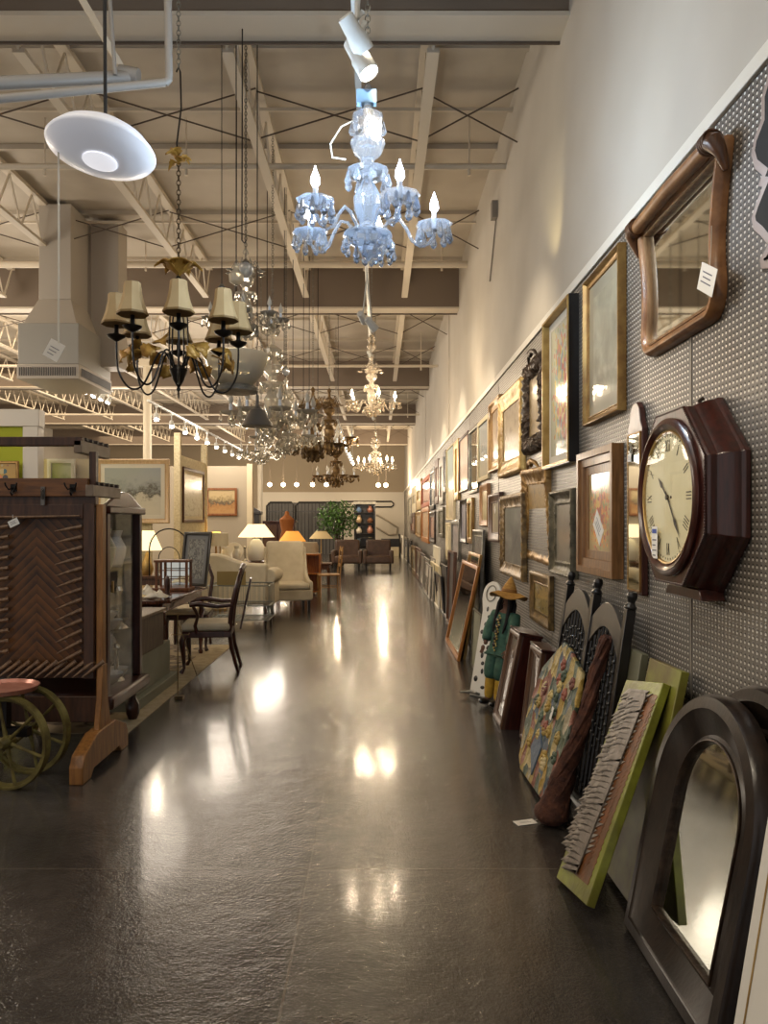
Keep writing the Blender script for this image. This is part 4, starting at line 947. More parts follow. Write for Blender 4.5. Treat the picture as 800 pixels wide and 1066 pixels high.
# crystal chandeliers
flame = {}
def drop_mb(L=.045, w=.012, n=6):
    return MB().lathe([(.001, 0), (w*.4, -L*.15), (w*.55, -L*.35), (w, -L*.7), (w*.6, -L*.92), (.001, -L)], n)
def crystal_chandelier(label, c, R, arms, gm, col, power, emi, lit=True, dens=8, stem=.75, tiers=1, phase=.3, top=ZD, name='crystal_chandelier', drop=True, hang='chain', lift=.0):
    r = thing(name, label, 'chandelier', c); s = R/.33
    bm_ = emis('bulb_'+emi, emi, 14 if lit else .6) if lit else mat('dead_bulb', 'cfc8ba', .2)
    st = MB().lathe([(.004, -.12*s), (.02*s, -.10*s), (.03*s, -.08*s), (.06*s, -.05*s), (.10*s, -.02*s), (.12*s, 0), (.10*s, .02*s), (.05*s, .03*s), (.04*s, .06*s), (.065*s, .12*s), (.07*s, .18*s), (.04*s, .24*s), (.025*s, .27*s), (.085*s, .29*s), (.10*s, .315*s), (.04*s, .33*s), (.03*s, .37*s),
              (.07*s, .41*s), (.085*s, .45*s), (.04*s, .49*s), (.025*s, .52*s), (.07*s, .55*s), (.075*s, .58*s), (.02*s, .62*s), (.016*s, .68*s), (.03*s, .7*s), (.008, .74*s)], 12, sq=.06)
    st.build('stem', gm, r, ang=20)
    if drop:
        ring0 = None
        for rr, z, n in ((.115, -.01, 12), (.10, .305, 9), (.075, .56, 8), (.06, -.05, 7)):
            for k in range(n):
                a = k*2*PI/n; p = (rr*s*math.cos(a), rr*s*math.sin(a), z*s)
                if ring0 is None: ring0 = drop_mb(.075*s, .018*s).build('crystal_drop', gm, r, loc=p, ang=20)
                else:
                    q = ring0.copy(); COL.objects.link(q); q.parent = r; q.location = p
    arm0 = None
    for k in range(arms):
        a = phase+k*2*PI/arms
        if arm0 is None:
            pts = [(.06*s, 0, .02*s), (.11*s, 0, .085*s), (.15*s, 0, .10*s), (.19*s, 0, .05*s), (.22*s, 0, -.01*s), (.26*s, 0, -.035*s), (.30*s, 0, -.02*s), (.33*s, 0, .02*s), (.33*s, 0, .045*s)]
            arm = MB().tube(pts, .0085*s, 8).build('arm', gm, r)
            bb = MB().lathe([(.02*s, .045*s), (.07*s, .058*s), (.085*s, .075*s), (.07*s, .068*s), (.015*s, .058*s)], 16, (R, 0, 0), sq=.08).build('drip_pan', gm, arm)
            MB().lathe([(.012*s, .06*s), (.014*s, .07*s), (.012*s, .13*s), (.010*s, .135*s)], 10, (R, 0, 0)).build('candle_sleeve', mat('candle_sleeve', 'd8e0ea' if emi.startswith('d') else 'e0d4bc', .4), arm)
            MB().lathe([(.008*s, .135*s), (.022*s, .155*s), (.02*s, .18*s), (.007*s, .215*s), (.001, .235*s)], 10, (R, 0, 0)).build('bulb', bm_, arm)
            if drop:
                for j in range(dens):
                    t = 2*PI*j/dens; p = (R+.078*s*math.cos(t), .078*s*math.sin(t), .068*s)
                    d_ = drop_mb(.085*s, .019*s).build('crystal_drop', gm, arm, loc=p, ang=20) if j == 0 else None
                    if d_: d0 = d_
                    else: q = d0.copy(); COL.objects.link(q); q.parent = arm; q.location = p
            arm.rotation_euler = (0, 0, a); arm0 = arm
        else: dup(arm0, r, (0, 0, a))
        if lit: bulb_light(Vector(c)+Vector((R*math.cos(a), R*math.sin(a), .255*s)), power/arms, col, .02)
    if tiers > 1:
        for k in range(arms):
            a = phase+.5+k*2*PI/arms; mb = MB(); ra = .16*s
            mb.tube([(.02*s*math.cos(a), .02*s*math.sin(a), .5*s), (ra*.6*math.cos(a), ra*.6*math.sin(a), .62*s), (ra*math.cos(a), ra*math.sin(a), .5*s)], .006*s, 6); mb.lathe([(.01, 0), (.04*s, .015*s), (.035*s, .015*s)], 10, (ra*math.cos(a), ra*math.sin(a), .5*s)); mb.build('upper_arm', gm, r)
    z0 = .73*s
    if hang == 'chain': chain_mb((0, 0, z0), (0, 0, top-c[2])).build('chain', M_['silver'], r)
    else: MB().tube([(0, 0, z0), (.01, 0, (z0+top-c[2])/2), (0, 0, top-c[2])], .004, 6).build('cord', cord, r)
    return r
gb = crystal('crystal_blue', 'f0f6ff', .16); gw = crystal('crystal_warm', 'fff8ec', .16); gd = crystal('crystal_dull', 'fbf8f0', .28)
c1 = P(383, 246, 3.5)
c1_R = .31
r1 = crystal_chandelier('lit ice-blue crystal chandelier with five candle bulbs, largest and nearest of the crystal ones', c1, c1_R, 5, gb, (.62, .80, 1), 42, 'dfe8ff', phase=.15, dens=9)
MB().ball((.03, -.02, .47), (.03, .03, .045), 12, 8).build('centre_bulb', emis('bulb_fff0dc', 'fff0dc', 10), r1); light('POINT', c1+Vector((.03, -.06, .47)), 3, WARM, .03)
MB().tube([(-.06, 0, .53), (-.12, 0, .5), (-.17, 0, .42), (-.16, 0, .36), (-.10, 0, .35)], .004, 6).build('white_cord', M_['matw'], r1)
MB().box(-.05, .04, -.02, .02, .60, .66).build('price_tag', mat('blue_card', '9cc4e8', .6), r1)
c2 = P(387, 425, 9.8); r2 = crystal_chandelier('lit crystal chandelier directly beyond the ice-blue one, middle of the three in line', c2, .30, 5, gw, WARM, 40, 'ffe8c4', phase=.0, dens=7, tiers=2)
mb = MB().lathe([(.02, .72), (.06, .78), (.03, .83), (.06, .88), (.02, .93)], 12); mb.build('top_vase', gw, r2)
c3 = P(391, 488, 13.3); crystal_chandelier('smaller lit crystal chandelier lowest and farthest of the three in line', c3, .30, 6, gw, WARM, 45, 'ffe8c4', phase=.2, dens=6)
# unlit crystal ones to the left
crystal_chandelier('tall unlit clear crystal chandelier behind the shaded iron one', P(256, 340, 6.2), .28, 8, gd, WARM, 0, 'x', lit=False, dens=5, tiers=2, phase=.1)
crystal_chandelier('broad unlit glass-armed chandelier above the conical grey pendant', P(284, 440, 7.8), .42, 8, gd, WARM, 0, 'x', lit=False, dens=4, phase=.3)
crystal_chandelier('unlit crystal chandelier low beside the bronze cluster', P(298, 462, 9.4), .36, 8, gd, WARM, 0, 'x', lit=False, dens=4, phase=.2)
bz = mat('aged_brass', '8a7048', .4, .5, '5c4830', 14)
crystal_chandelier('dark brass chandelier with many candle arms in the far cluster', P(326, 470, 11.2), .42, 10, bz, WARM, 0, 'x', lit=False, dens=4, tiers=2, phase=.1, name='brass_chandelier')
crystal_chandelier('dark brass chandelier right of and behind the many-armed one', P(343, 462, 13.0), .42, 8, bz, WARM, 0, 'x', lit=False, dens=3, tiers=2, phase=.4, name='brass_chandelier')
crystal_chandelier('brown metal chandelier hanging lowest in the far cluster', P(350, 500, 15.6), .4, 8, bz, WARM, 0, 'x', lit=False, dens=3, phase=.4, name='brass_chandelier')
crystal_chandelier('small crystal chandelier hanging left of the far brass cluster', P(272, 476, 11.6), .3, 6, gd, WARM, 0, 'x', lit=False, dens=3, phase=.4)
# glass bowl pendant
def bowl():
    c = P(246, 372, 5.6); r = thing('bowl_pendant', 'cut-glass bowl pendant with flat rim behind the shaded iron chandelier', 'lamp', c)
    gl = crystal('bowl_glass', 'f2ecdc', .5); s = .007
    MB().lathe([(.0, -.22), (.06, -.22), (.13, -.19), (.19, -.12), (.215, -.03), (.235, .0), (.235, .02), (.215, .02), (.2, -.03), (.17, -.11), (.11, -.17), (0, -.2)], 36, sq=.02).build('bowl', gl, r)
    MB().lathe([(.05, -.262), (.16, -.255), (.165, -.235), (.14, -.21), (.05, -.225)], 32).build('base_ring', M_['silver'], r)
    for k in range(3):
        a = k*2*PI/3; MB().tube([(.22*math.cos(a), .22*math.sin(a), .01), (0, 0, .55)], .003, 5).build('suspension', M_['silver'], r)
    MB().lathe([(.02, .53), (.05, .55), (.055, .6), (.02, .64), (.015, .68)], 16).build('canopy', gl, r)
    MB().cyl((0, 0, .66), (0, 0, ZD-c.z), .004, n=6).build('cord', cord, r)
bowl()
def cone():
    c = P(268, 444, 6.0); r = thing('cone_pendant', 'conical dark grey metal pendant lamp below the cut-glass bowl', 'lamp', c)
    MB().lathe([(.12, 0), (.122, .004), (.055, .13), (.03, .14), (.015, .17), (.012, .24), (.008, .25), (.0, .25)], 28).build('cone_shade', mat('grey_metal_shade', '6c655c', .45, .4), r)
    MB().ball((0, 0, .02), .035, 12, 8).build('bulb', mat('dead_bulb', 'cfc8ba', .2), r)
    MB().cyl((0, 0, .24), (0, 0, ZD-c.z), .004, n=6).build('cord', cord, r)
cone()
def cherub(px, py, Y, label, sz):
    c = P(px, py, Y); r = thing('glass_orb_pendant', label, 'lamp', c)
    MB().ball((0, 0, 0), sz, 16, 10).build('orb', crystal('orb_glass', 'e8ecf0', .3), r); MB().lathe([(.01, sz*.9), (sz*.5, sz), (.01, sz*1.4)], 12).build('cap', M_['silver'], r)
    MB().cyl((0, 0, sz*1.3), (0, 0, ZD-c.z), .003, n=6).build('cord', cord, r)
cherub(256, 281, 5.9, 'clear glass orb pendant above the tall unlit crystal chandelier', .06); cherub(231, 305, 5.4, 'smoky glass orb pendant upper right of the shaded iron chandelier', .045)
cherub(298, 387, 9, 'small brown orb pendant alone right of the cut-glass bowl', .045)
# empty hooks and cords
for k, (px, py, Y) in enumerate([(246, 330, 6.5), (252, 250, 5.2), (278, 420, 9), (296, 390, 9), (305, 440, 10), (316, 440, 11), (322, 436, 11.5), (331, 440, 12), (352, 460, 13)]):
    a = P(px, py, Y); mb = MB().cyl(a, (a.x+.004, a.y, ZD-.01), .0045, n=6); mb.tube([a+Vector((0, 0, .02)), a, a+Vector((.015, 0, -.02)), a+Vector((.03, 0, 0))], .0045, 6)
    tag(mb.build('hanging_cord', cord), ['dark cord with hook behind the bronze leaves chandelier', 'long dark cord left of the ice-blue chandelier', 'cord hanging over the broad glass chandelier', 'cord right of the cut-glass bowl', 'cord above the far cluster, leftmost', 'cord above the far cluster, second', 'cord above the far cluster, third', 'cord above the far cluster, fourth', 'cord above the far cluster, rightmost'][k], 'cord', 'cords hanging from the roof')
# track spotlights
cyl_m = mat('track_white', 'cfd0cc', .4); hot = emis('spot_lens', 'fff0d8', 20)
def spot_head(c, aim, label, L=.15, R_=.045, power=40, on=True, ceil=True, group='track spotlights', spot=75, glow=None):
    r = thing('track_spotlight', label, 'spotlight', c, group=group)
    d = (Vector(aim)-Vector(c)).normalized(); q = d.to_track_quat('-Z', 'Y').to_matrix().to_4x4()
    mb = MB(); mb.T = q; mb.lathe([(R_*.55, L*.6), (R_*.8, L*.55), (R_*.85, L*.1), (R_, 0), (R_*1.02, -L*.45), (R_*.9, -L*.45), (R_*.8, -L*.2), (0, -L*.2)], 18); mb.build('housing', cyl_m, r)
    mb = MB(); mb.T = q; mb.lathe([(R_*.86, -L*.40), (.001, -L*.41)], 18); mb.build('lens', glow or hot, r)
    if ceil == 'rail': MB().cyl((0, 0, L*.3), (-.12-c[0], 0, 4.125-c[2]), .008, n=8).build('stirrup', cyl_m, r)
    elif ceil: mb = MB().cyl((0, 0, L*.3), (0, 0, .18), .01, n=8); mb.box(-.02, .02, -.03, .03, .17, .21); mb.build('stirrup', cyl_m, r)
    if power: light('SPOT', Vector(c)+d*(L*.5), power, (1, .84, .62), .04, aim=aim, spot=spot)
    return r
tr = thing('light_track', 'long white track rail over the middle of the aisle', 'light track', (-.12, 0, 4.12))
MB().box(-.018, .018, .4, 19, 0, .03).build('rail', cyl_m, tr)
for y in (.6, 4.4, 8.6, 13, 18.6): MB().cyl((0, y, .03), (0, y, ZD-4.12), .006, n=6).build('suspension_rod', cyl_m, tr)
spot_head(P(371, 38, 3.3), (1.2, 4.5, 1.9), 'white cylinder spotlight glaring left at the top, upper of the two over the ice-blue chandelier', ceil=False, power=26, group=None)
spot_head(P(376, 62, 3.35), (1.1, 3.0, 1.3), 'white cylinder spotlight aimed down right, lower of the two over the ice-blue chandelier', ceil=False, power=26, group=None, L=.17)
mb = MB().tube([P(371, 38, 3.3)+Vector((.02, 0, .02)), P(380, 22, 3.32), P(376, 62, 3.35)+Vector((-.02, 0, .05))], .011, 8); mb.tube([P(378, 12, 3.32)+Vector((0, 0, 0)), P(372, 20, 3.32), P(374, 0, 3.32)+Vector((0, 0, .2)), Vector((-.12, 3.32, 4.13))], .012, 8)
mb.build('yoke', cyl_m, tr, loc=(.12, 0, -4.12))
# far pair above second chandelier
spot_head(P(378, 331, 8.2), (1.2, 11.5, 2.4), 'bright spotlight over the middle crystal chandelier, left of a pair', power=60, group=None, ceil='rail')
spot_head(P(387, 338, 8.0), (1.2, 9.0, 2.2), 'bright spotlight over the middle crystal chandelier, right of a pair', power=60, group=None, ceil='rail')
def track(label, xs, y0, y1, z, n, aims, power, hl, skip=1):
    t = thing('light_track', label, 'light track', (xs, 0, z)); MB().box(-.02, .02, y0, y1, .2, .235).build('rail', cyl_m, t)
    for y in (y0+.2, y1-.2): MB().cyl((0, y, .235), (0, y, 4.84 - z if 0 else ZD-z), .006, n=6).build('suspension_rod', cyl_m, t)
    for k in range(n):
        y = y0+(y1-y0)*(k+.5)/n
        spot_head((xs, y, z), (xs+aims[0], y+aims[1], aims[2]), hl, power=power if k % skip == 0 else 0, group=hl, L=.14, R_=.05)
track('track rail with a row of glaring spots below the air handler', -5.3, 12.2, 15.3, 3.9, 8, (-1.0, -2.2, 0), 90, 'glaring spotlight on the track below the air handler', 2)
track('track rail with spots over the winter landscape picture', -3.9, 13, 22, 3.35, 9, (.9, -2.5, 0), 90, 'small glaring spotlight on the track over the picture partitions', 3)
track('track rail beside the right wall beyond the third crystal chandelier', -.9, 17, 27, 3.55, 10, (2.2, -1.2, 1.8), 65, 'distant spotlight on the track left of the third crystal chandelier', 2)
# globe row near the far wall
gl = emis('globe_glow', 'ffe9c0', 9)
for k, px in enumerate((281, 295, 309, 325.5, 340, 394, 402)):
    c = P(px, 504.5 if px < 390 else 505, 31.5); r = thing('globe_lamp', 'small glowing globe in the row before the far wall', 'lamp', c, group='glowing globes before the far wall')
    MB().ball((0, 0, 0), .09, 14, 8).build('globe', gl, r); MB().cyl((0, 0, .08), (0, 0, ZD-c.z), .006, n=6).build('stem', steeld, r)
for x in (-4, -1.6, .2): light('POINT', (x, 31, 3.0), 130, WARM, .1)
# further heads of the aisle track, in line behind the lit chandeliers
for k, (y, z, p) in enumerate(((.9, 3.95, 50), (5.7, 3.95, 60), (11.2, 3.95, 100), (14.4, 3.95, 110), (18.0, 3.95, 120))):
    spot_head((-.12, y, z), (1.24, y+.6, 2.0), ['spotlight on the aisle track nearer than the picture', 'spotlight on the aisle track hidden by the ice-blue chandelier', 'spotlight on the aisle track over the middle crystal chandelier', 'spotlight on the aisle track between the middle and farthest lit chandeliers', 'spotlight on the aisle track beyond the farthest lit chandelier'][k], power=p, group='aisle track spotlights', spot=80, L=.11, R_=.035, ceil='rail')
# narrow warm streak grazing the upper wall
light('SPOT', (.95, 5.3, 3.15), 10, (1, .82, .42), .03, aim=(1.262, 5.55, 3.9), spot=60, blend=.9)
# ---------------------------------------------------------------- left side: wooden rack, wheels, cases, furniture
rackw = wood('rack_wood', '50301a', '331c0d', .45, (9, 9, 1.2)); postw = wood('post_wood', '9c6830', '74491f', .45, (9, 9, 1.2)); beamw = wood('beam_wood', '7c4e24', '573518', .45, (1.2, 9, 9))
def rack():
    Y = 4.75; s = Y/800; r = thing('wooden_rack', 'tall wooden rack with rows of tapered pegs around a herringbone panel, at the left edge', 'rack', (0, Y, 0))
    X = lambda px: (px-394)*s; Z = lambda py: H+(544-py)*s
    # back panel, chevron laid in wood
    m, nt, b = newmat('herringbone'); v = coords(nt); sep = N(nt, 'ShaderNodeSeparateXYZ'); nt.links.new(v, sep.inputs[0])
    ax = mathn(nt, 'ABSOLUTE', mathn(nt, 'SUBTRACT', sep.outputs[0], X(36))); q = mathn(nt, 'FRACT', mathn(nt, 'MULTIPLY', mathn(nt, 'ADD', sep.outputs[2], ax), 17))
    gr_ = mathn(nt, 'ADD', mathn(nt, 'MULTIPLY', q, .35), mathn(nt, 'MULTIPLY', noiset(nt, v, 9, 5, .6), .65)); nt.links.new(ramp(nt, gr_, ['341d0b', '583615', '74481f'], [.3, .5, .75]), b.inputs['Base Color']); b.inputs['Roughness'].default_value = .42
    bump(nt, b, q, .5, .004)
    MB().box(X(-60), X(88), .03, .045, Z(700), Z(540)).build('herringbone_panel', m, r)
    mb = MB().box(X(88), X(99), -.02, .06, Z(706), Z(524)); mb.box(X(-60), X(88)-.001, -.018, .06, Z(540), Z(525)); mb.box(X(-60), X(88)-.001, -.0, .06, Z(706), Z(694)); mb.build('panel_frame', rackw, r, bev=.004)
    pg = wood('peg_wood', '876647', '5e4430', .45)
    p0 = None
    def peg(a, c, name='peg'):
        return MB().tube([a, Vector(a)*.5+Vector(c)*.5, c], [.014, .011, .003], 8).build(name, pg, r)
    for k in range(13):
        z = Z(548+k*10.8); peg((X(86), -.005, z), (X(60+(k % 3)), -.045, z-.03-.004*k))
        if k < 13: peg((X(9), -.005, z), (X(-16), -.045, z-.02))
    for k in range(11): x = X(-8+k*9.6); peg((x+.12, -.005, Z(690)+.01), (x, -.05, Z(704)))
    MB().tube([(X(-60), -.03, Z(537)), (X(20), -.035, Z(538.5)), (X(85), -.03, Z(537))], [.008, .009, .005], 8).build('top_rod', pg, r)
    # upper boards and their return arms
    MB().box(X(-60), X(93), -.03, .01, Z(517), Z(498)).build('hook_board', beamw, r, bev=.004)
    MB().box(X(-60), X(100), -.01, .05, Z(528), Z(516)).build('lower_rail', rackw, r, bev=.004)
    MB().box(X(-60), X(88), -.05, .01, Z(465), Z(455.5)).build('top_beam', rackw, r, bev=.005)
    for (za, zb, nm, xa) in ((472, 459, 'top_arm', 80), (517, 505, 'lower_arm', 92)):
        o = MB().box(X(xa), X(xa)+.05, -.05, .45, Z(za), Z(zb)+.0).build(nm, beamw if 0 else mat('worn_beam', '8c7a68', .5, 0, '75634f', 8), r, bev=.004)
        mb = MB()
        for k in range(5): mb.box(X(xa)-.004, X(xa)+.054, .02+k*.09, .05+k*.09, Z(zb), Z(zb)+.022)
        mb.build('notch_block', mat('dark_notch', '241912', .5), o, bev=.002)
    MB().box(X(92), X(99), .01, .06, Z(505), Z(470)).build('upper_post', rackw, r, bev=.003)
    MB().box(X(100), X(107), .0, .06, .22, Z(525)).build('post', postw, r, bev=.004)
    mb = MB(); mb.T = Matrix.Translation((X(100), .03, 0)) @ Matrix.Rotation(PI/2, 4, 'Z')
    mb.prism([(-.17, .21), (-.10, .24), (-.055, .42), (-.04, .62), (.04, .62), (.055, .42), (.10, .24), (.17, .21), (.1, .16), (-.1, .16)], -.045, -.01); mb.build('brace', postw, r, bev=.004)
    mb = MB(); mb.T = Matrix.Translation((X(100), .03, 0)) @ Matrix.Rotation(PI/2, 4, 'Z')
    mb.prism([(-.40, 0), (-.27, 0), (-.22, .045), (.22, .045), (.27, 0), (.40, 0), (.40, .10), (.36, .16), (.16, .235), (-.16, .235), (-.36, .16), (-.40, .10)], -.06, .02); mb.build('foot', postw, r, bev=.006)
    MB().box(X(-60), X(100), .02, .05, .26, .42).build('stretcher', rackw, r, bev=.004)
    hk = mat('hook_iron', '191512', .4, .5)
    for px in (17, 78):
        mb = MB(); x = X(px); mb.box(x-.018, x+.018, -.036, -.03, Z(512), Z(506)+.01)
        for sg in (-1, 1): mb.tube([(x, -.035, Z(508)), (x+sg*.02, -.06, Z(510)), (x+sg*.032, -.07, Z(506)), (x+sg*.036, -.072, Z(503))], .005, 6)
        mb.tube([(x, -.035, Z(510)), (x, -.06, Z(516)), (x, -.075, Z(513))], .005, 6); mb.build('coat_hook', hk, r)
    mb = MB(); x = X(47.5); mb.box(x-.012, x+.012, -.042, -.03, Z(526), Z(507)); mb.tube([(x, -.04, Z(509)), (x, -.06, Z(512)), (x, -.05, Z(520))], .006, 6); mb.build('latch', mat('latch_steel', '6a6660', .35, .7), r)
    price_tag(r, X(17), -.055, Z(541), .042, .03, -.45)
rack()
# spoked iron wheels
def wheel(c, R, ry, label, n=6):
    r = thing('cart_wheel', label, 'wheel', c); r.rotation_euler = (0, 0, ry)
    ym = mat('yellow_iron', '7c7038', .55, .15, '54481f', 12, bmp=.4, bscale=50)
    def circ(rad, y=0): return [(rad*math.cos(2*PI*i/48), y, rad*math.sin(2*PI*i/48)) for i in range(48)]
    mb = MB(); vs = []
    for rad, y in ((R, -.025), (R, .025), (R-.012, .025), (R-.014, .01), (R-.03, .008), (R-.03, -.008), (R-.014, -.01), (R-.012, -.025)): vs += circ(rad, y)
    mb.add(vs, [(i*48+k, i*48+(k+1) % 48, ((i+1) % 8)*48+(k+1) % 48, ((i+1) % 8)*48+k) for i in range(8) for k in range(48)]); mb.build('rim', ym, r)
    mb = MB().tube([(0, -.06, 0), (0, -.03, 0), (0, .03, 0), (0, .06, 0)], [.022, .035, .035, .022], 16); mb.build('hub', ym, r)
    s0 = None
    for k in range(n):
        if s0 is None: s0 = MB().tube([(.03, 0, 0), (R*.5, 0, 0), (R-.02, 0, 0)], [.013, .008, .011], 8).build('spoke', ym, r); s0.rotation_euler = (0, .3, 0)
        else: dup(s0, r, (0, .3+k*2*PI/n, 0))
wheel((-2.095, 4.33, .262), .262, -.2, 'old yellow-painted iron cart wheel with six spokes, nearer of the two', 6)
wheel((-2.09, 4.60, .262), .262, -.2, 'old yellow-painted iron cart wheel half hidden behind the nearer one', 6)
r = thing('serving_tray', 'round rose-coloured tray lying above the iron wheels', 'tray', P(2, 716, 4.45))
MB().lathe([(.0, -.02), (.19, -.015), (.205, .012), (.195, .014), (.18, -.005), (0, -.006)], 32).build('tray', mat('rose_copper', 'b0705c', .3, .3, 'c48c78', 12), r)
MB().tube([(-.06, -.18, .0), (-.05, -.2, .04), (.0, -.21, .05), (.05, -.2, .04), (.06, -.18, 0)], .006, 6).build('handle', iron, r)
r = thing('wheel_stand', 'low dark stand between the iron wheels carrying the round tray', 'stand', (-2.18, 4.47, 0))
mb = MB().box(-.25, .15, -.03, .03, .26, .31); mb.box(-.03, .03, -.03, .03, .3, P(2, 716, 4.45).z-.02); mb.build('beam', iron, r)
# glazed display case on its plinth
def showcase():
    x0, x1, y0, y1 = -2.62, -1.82, 5.15, 5.9; zb, zt = .34, 1.56; mh = M_['mahog']
    r = thing('display_case', 'glazed mahogany display case with arched pediment behind the rack', 'cabinet', (-2.3, 6.3, 0)); r.location = (0, 0, 0)
    for (x, y) in ((x0, y0), (x1-.05, y0), (x0, y1-.05), (x1-.05, y1-.05)): MB().box(x, x+.055, y, y+.055, zb, zt).build('corner_post', mh, r, bev=.004)
    mb = MB().box(x0-.04, x1+.06, y0-.05, y1+.04, zb-.09, zb); mb.build('base', mh, r, bev=.02)
    for (x, y) in ((x0+.05, y0+.05), (x1-.05, y0+.05), (x0+.05, y1-.05), (x1-.05, y1-.05)): MB().lathe([(.03, .0), (.05, .05), (.055, .12), (.03, .16), (.03, zb-.08)], 14, (x, y, .0)).build('foot', mh, r)
    MB().box(x0-.02, x1+.03, y0-.02, y1+.02, zt, zt+.05).build('top', mh, r, bev=.01)
    n = 10; mb = MB(); mb.T = Matrix.Translation((x1, 0, 0)) @ Matrix.Rotation(PI/2, 4, 'Z'); mb.prism([(y0, zt+.05)]+[(y0+(y1-y0)*i/n, zt+.06+.10*math.sin(PI*i/n)**1.3) for i in range(n+1)]+[(y1, zt+.05)], 0, .03); mb.build('pediment', mh, r, bev=.004)
    for z in (.72, 1.16): MB().box(x0+.03, x1-.03, y0+.03, y1-.03, z, z+.008).build('glass_shelf', thin_glass('pane_glass'), r)
    gp = thin_glass('pane_glass')
    MB().box(x0+.05, x1-.05, y0+.02, y0+.024, zb, zt).build('front_pane', gp, r); MB().box(x1-.03, x1-.026, y0+.05, y1-.05, zb, zt).build('side_pane', gp, r)
    MB().box(x0+.02, x0+.03, y0+.04, y1-.04, zb, zt).build('lined_back', mat('case_lining', 'b4b0a0', .6), r); MB().box(x0+.05, x1-.05, y1-.03, y1-.02, zb, zt).build('end_panel', mat('case_grey', '8c8a80', .4, 0, '5c5a52', 7), r)
    MB().box(x1-.004, x1+.008, y0+.1, y0+.12, 1.02, 1.1).build('latch', M_['gold2'], r)
showcase()
rd = random.Random(11); wht = mat('white_china', 'd8d3c8', .25, coat=.5); slv = mat('silver_plate', 'a8a49c', .2, .9); 
def bowl_o(x, y, z, s, m, lab, kind):
    if kind == 'bowl': mb = MB().lathe([(.02*s, 0), (.03*s, .005*s), (.06*s, .04*s), (.065*s, .05*s), (.058*s, .045*s), (.025*s, .012*s), (0, .01*s)], 20)
    elif kind == 'vase': mb = MB().lathe([(.025*s, 0), (.04*s, .05*s), (.045*s, .09*s), (.02*s, .14*s), (.03*s, .17*s), (.024*s, .165*s), (.015*s, .14*s), (0, .1*s)], 20)
    elif kind == 'plate': 
        mb = MB(); mb.T = Matrix.Rotation(math.radians(75), 4, 'X'); mb.lathe([(0, 0), (.05*s, 0), (.08*s, .01*s), (.078*s, .013*s), (.05*s, .005*s), (0, .004*s)], 28); 
    elif kind == 'candlestick': mb = MB().lathe([(.04*s, 0), (.035*s, .01*s), (.01*s, .03*s), (.012*s, .09*s), (.008*s, .14*s), (.02*s, .16*s), (.012*s, .18*s), (0, .18*s)], 16)
    o = mb.build(kind, m, loc=(x, y, z+(.078*s if kind == 'plate' else 0))); tag(o, lab, kind, 'wares inside the display case'); return o
items = [(-1.93, 5.5, .73, 1.5, wht, 'white china bowl on the lower glass shelf of the display case, near the rack', 'bowl'), (-1.95, 5.75, .73, 1.3, slv, 'silver bowl on the lower glass shelf of the display case', 'bowl'), (-1.93, 5.5, .808, 1.1, wht, 'smaller white bowl nested atop the china bowl on the lower glass shelf', 'bowl'),
         (-1.93, 5.5, .345, 1.6, wht, 'wide white bowl on the floor of the display case, near the rack', 'bowl'), (-1.96, 5.75, .345, 1.4, wht, 'wide white bowl on the floor of the display case, far side', 'bowl'), (-2.15, 5.8, .345, 2.4, slv, 'silver plate standing at the back of the display case floor', 'plate'),
         (-1.95, 5.72, 1.17, 1.6, wht, 'white vase on the upper glass shelf of the display case', 'vase'), (-1.94, 5.45, 1.17, 1.7, mat('green_glaze', '5a6650', .3, coat=.5), 'green vase on the upper glass shelf of the display case', 'vase'), (-2.1, 5.7, 1.17, 1.6, slv, 'silver candlestick on the upper glass shelf of the display case', 'candlestick'),
         (-2.1, 5.8, .73, 2.0, slv, 'dark silver plate standing on the lower glass shelf', 'plate'), (-2.3, 5.5, .73, 2.2, slv, 'large silver plate propped behind the bowls', 'plate'), (-1.9, 5.62, .73, 1.7, slv, 'tall silver candlestick between the bowls on the lower glass shelf', 'candlestick'), (-1.92, 5.63, .345, 1.5, slv, 'silver candlestick between the bowls on the floor of the case', 'candlestick')]
for it in items: bowl_o(*it)
r = thing('plinth', 'stepped grey-green painted plinth standing on the rug edge', 'plinth', (-2.35, 6.55, 0)); gg = mat('plinth_paint', '8a8a78', .55, 0, '7e7e6c', 3)
MB().box(-.6, .45, -.5, .75, .006, .09).build('foot_step', gg, r, bev=.006); MB().box(-.55, .39, -.45, .68, .09, .4).build('block', gg, r, bev=.006)
r = thing('wooden_crate', 'grey-brown panelled wooden box standing on the plinth right of the display case', 'box', (-2.1, 6.6, .4))
MB().box(-.25, .15, -.38, .38, 0, .30).build('box_body', wood('weathered_box', '6c5c4c', '4f4236', .6), r, bev=.004); MB().box(-.27, .17, -.4, .4, .30, .33).build('lid', wood('weathered_lid', '8a7a66', '6c5c4c', .6), r, bev=.006)
# rug
m, nt, b = newmat('rug_weave'); v = coords(nt); sep = N(nt, 'ShaderNodeSeparateXYZ'); nt.links.new(v, sep.inputs[0])
bx = mathn(nt, 'GREATER_THAN', sep.outputs[0], -2.03); vo = N(nt, 'ShaderNodeTexVoronoi'); vo.inputs['Scale'].default_value = 6; nt.links.new(v, vo.inputs['Vector'])
c_ = ramp(nt, vo.outputs['Distance'], ['5e5a58', '8c7e68', '4a3c38', 'a8987c'], [.1, .3, .45, .6]); mx = N(nt, 'ShaderNodeMix', data_type='RGBA'); nt.links.new(bx, mx.inputs['Factor']); nt.links.new(c_, mx.inputs['A'])
nt.links.new(ramp(nt, noiset(nt, v, 12), ['a89878', 'b8a888'], [.4, .6]), mx.inputs['B']); nt.links.new(mx.outputs['Result'], b.inputs['Base Color']); b.inputs['Roughness'].default_value = .95; bump(nt, b, noiset(nt, v, 220, 2), .4, .003)
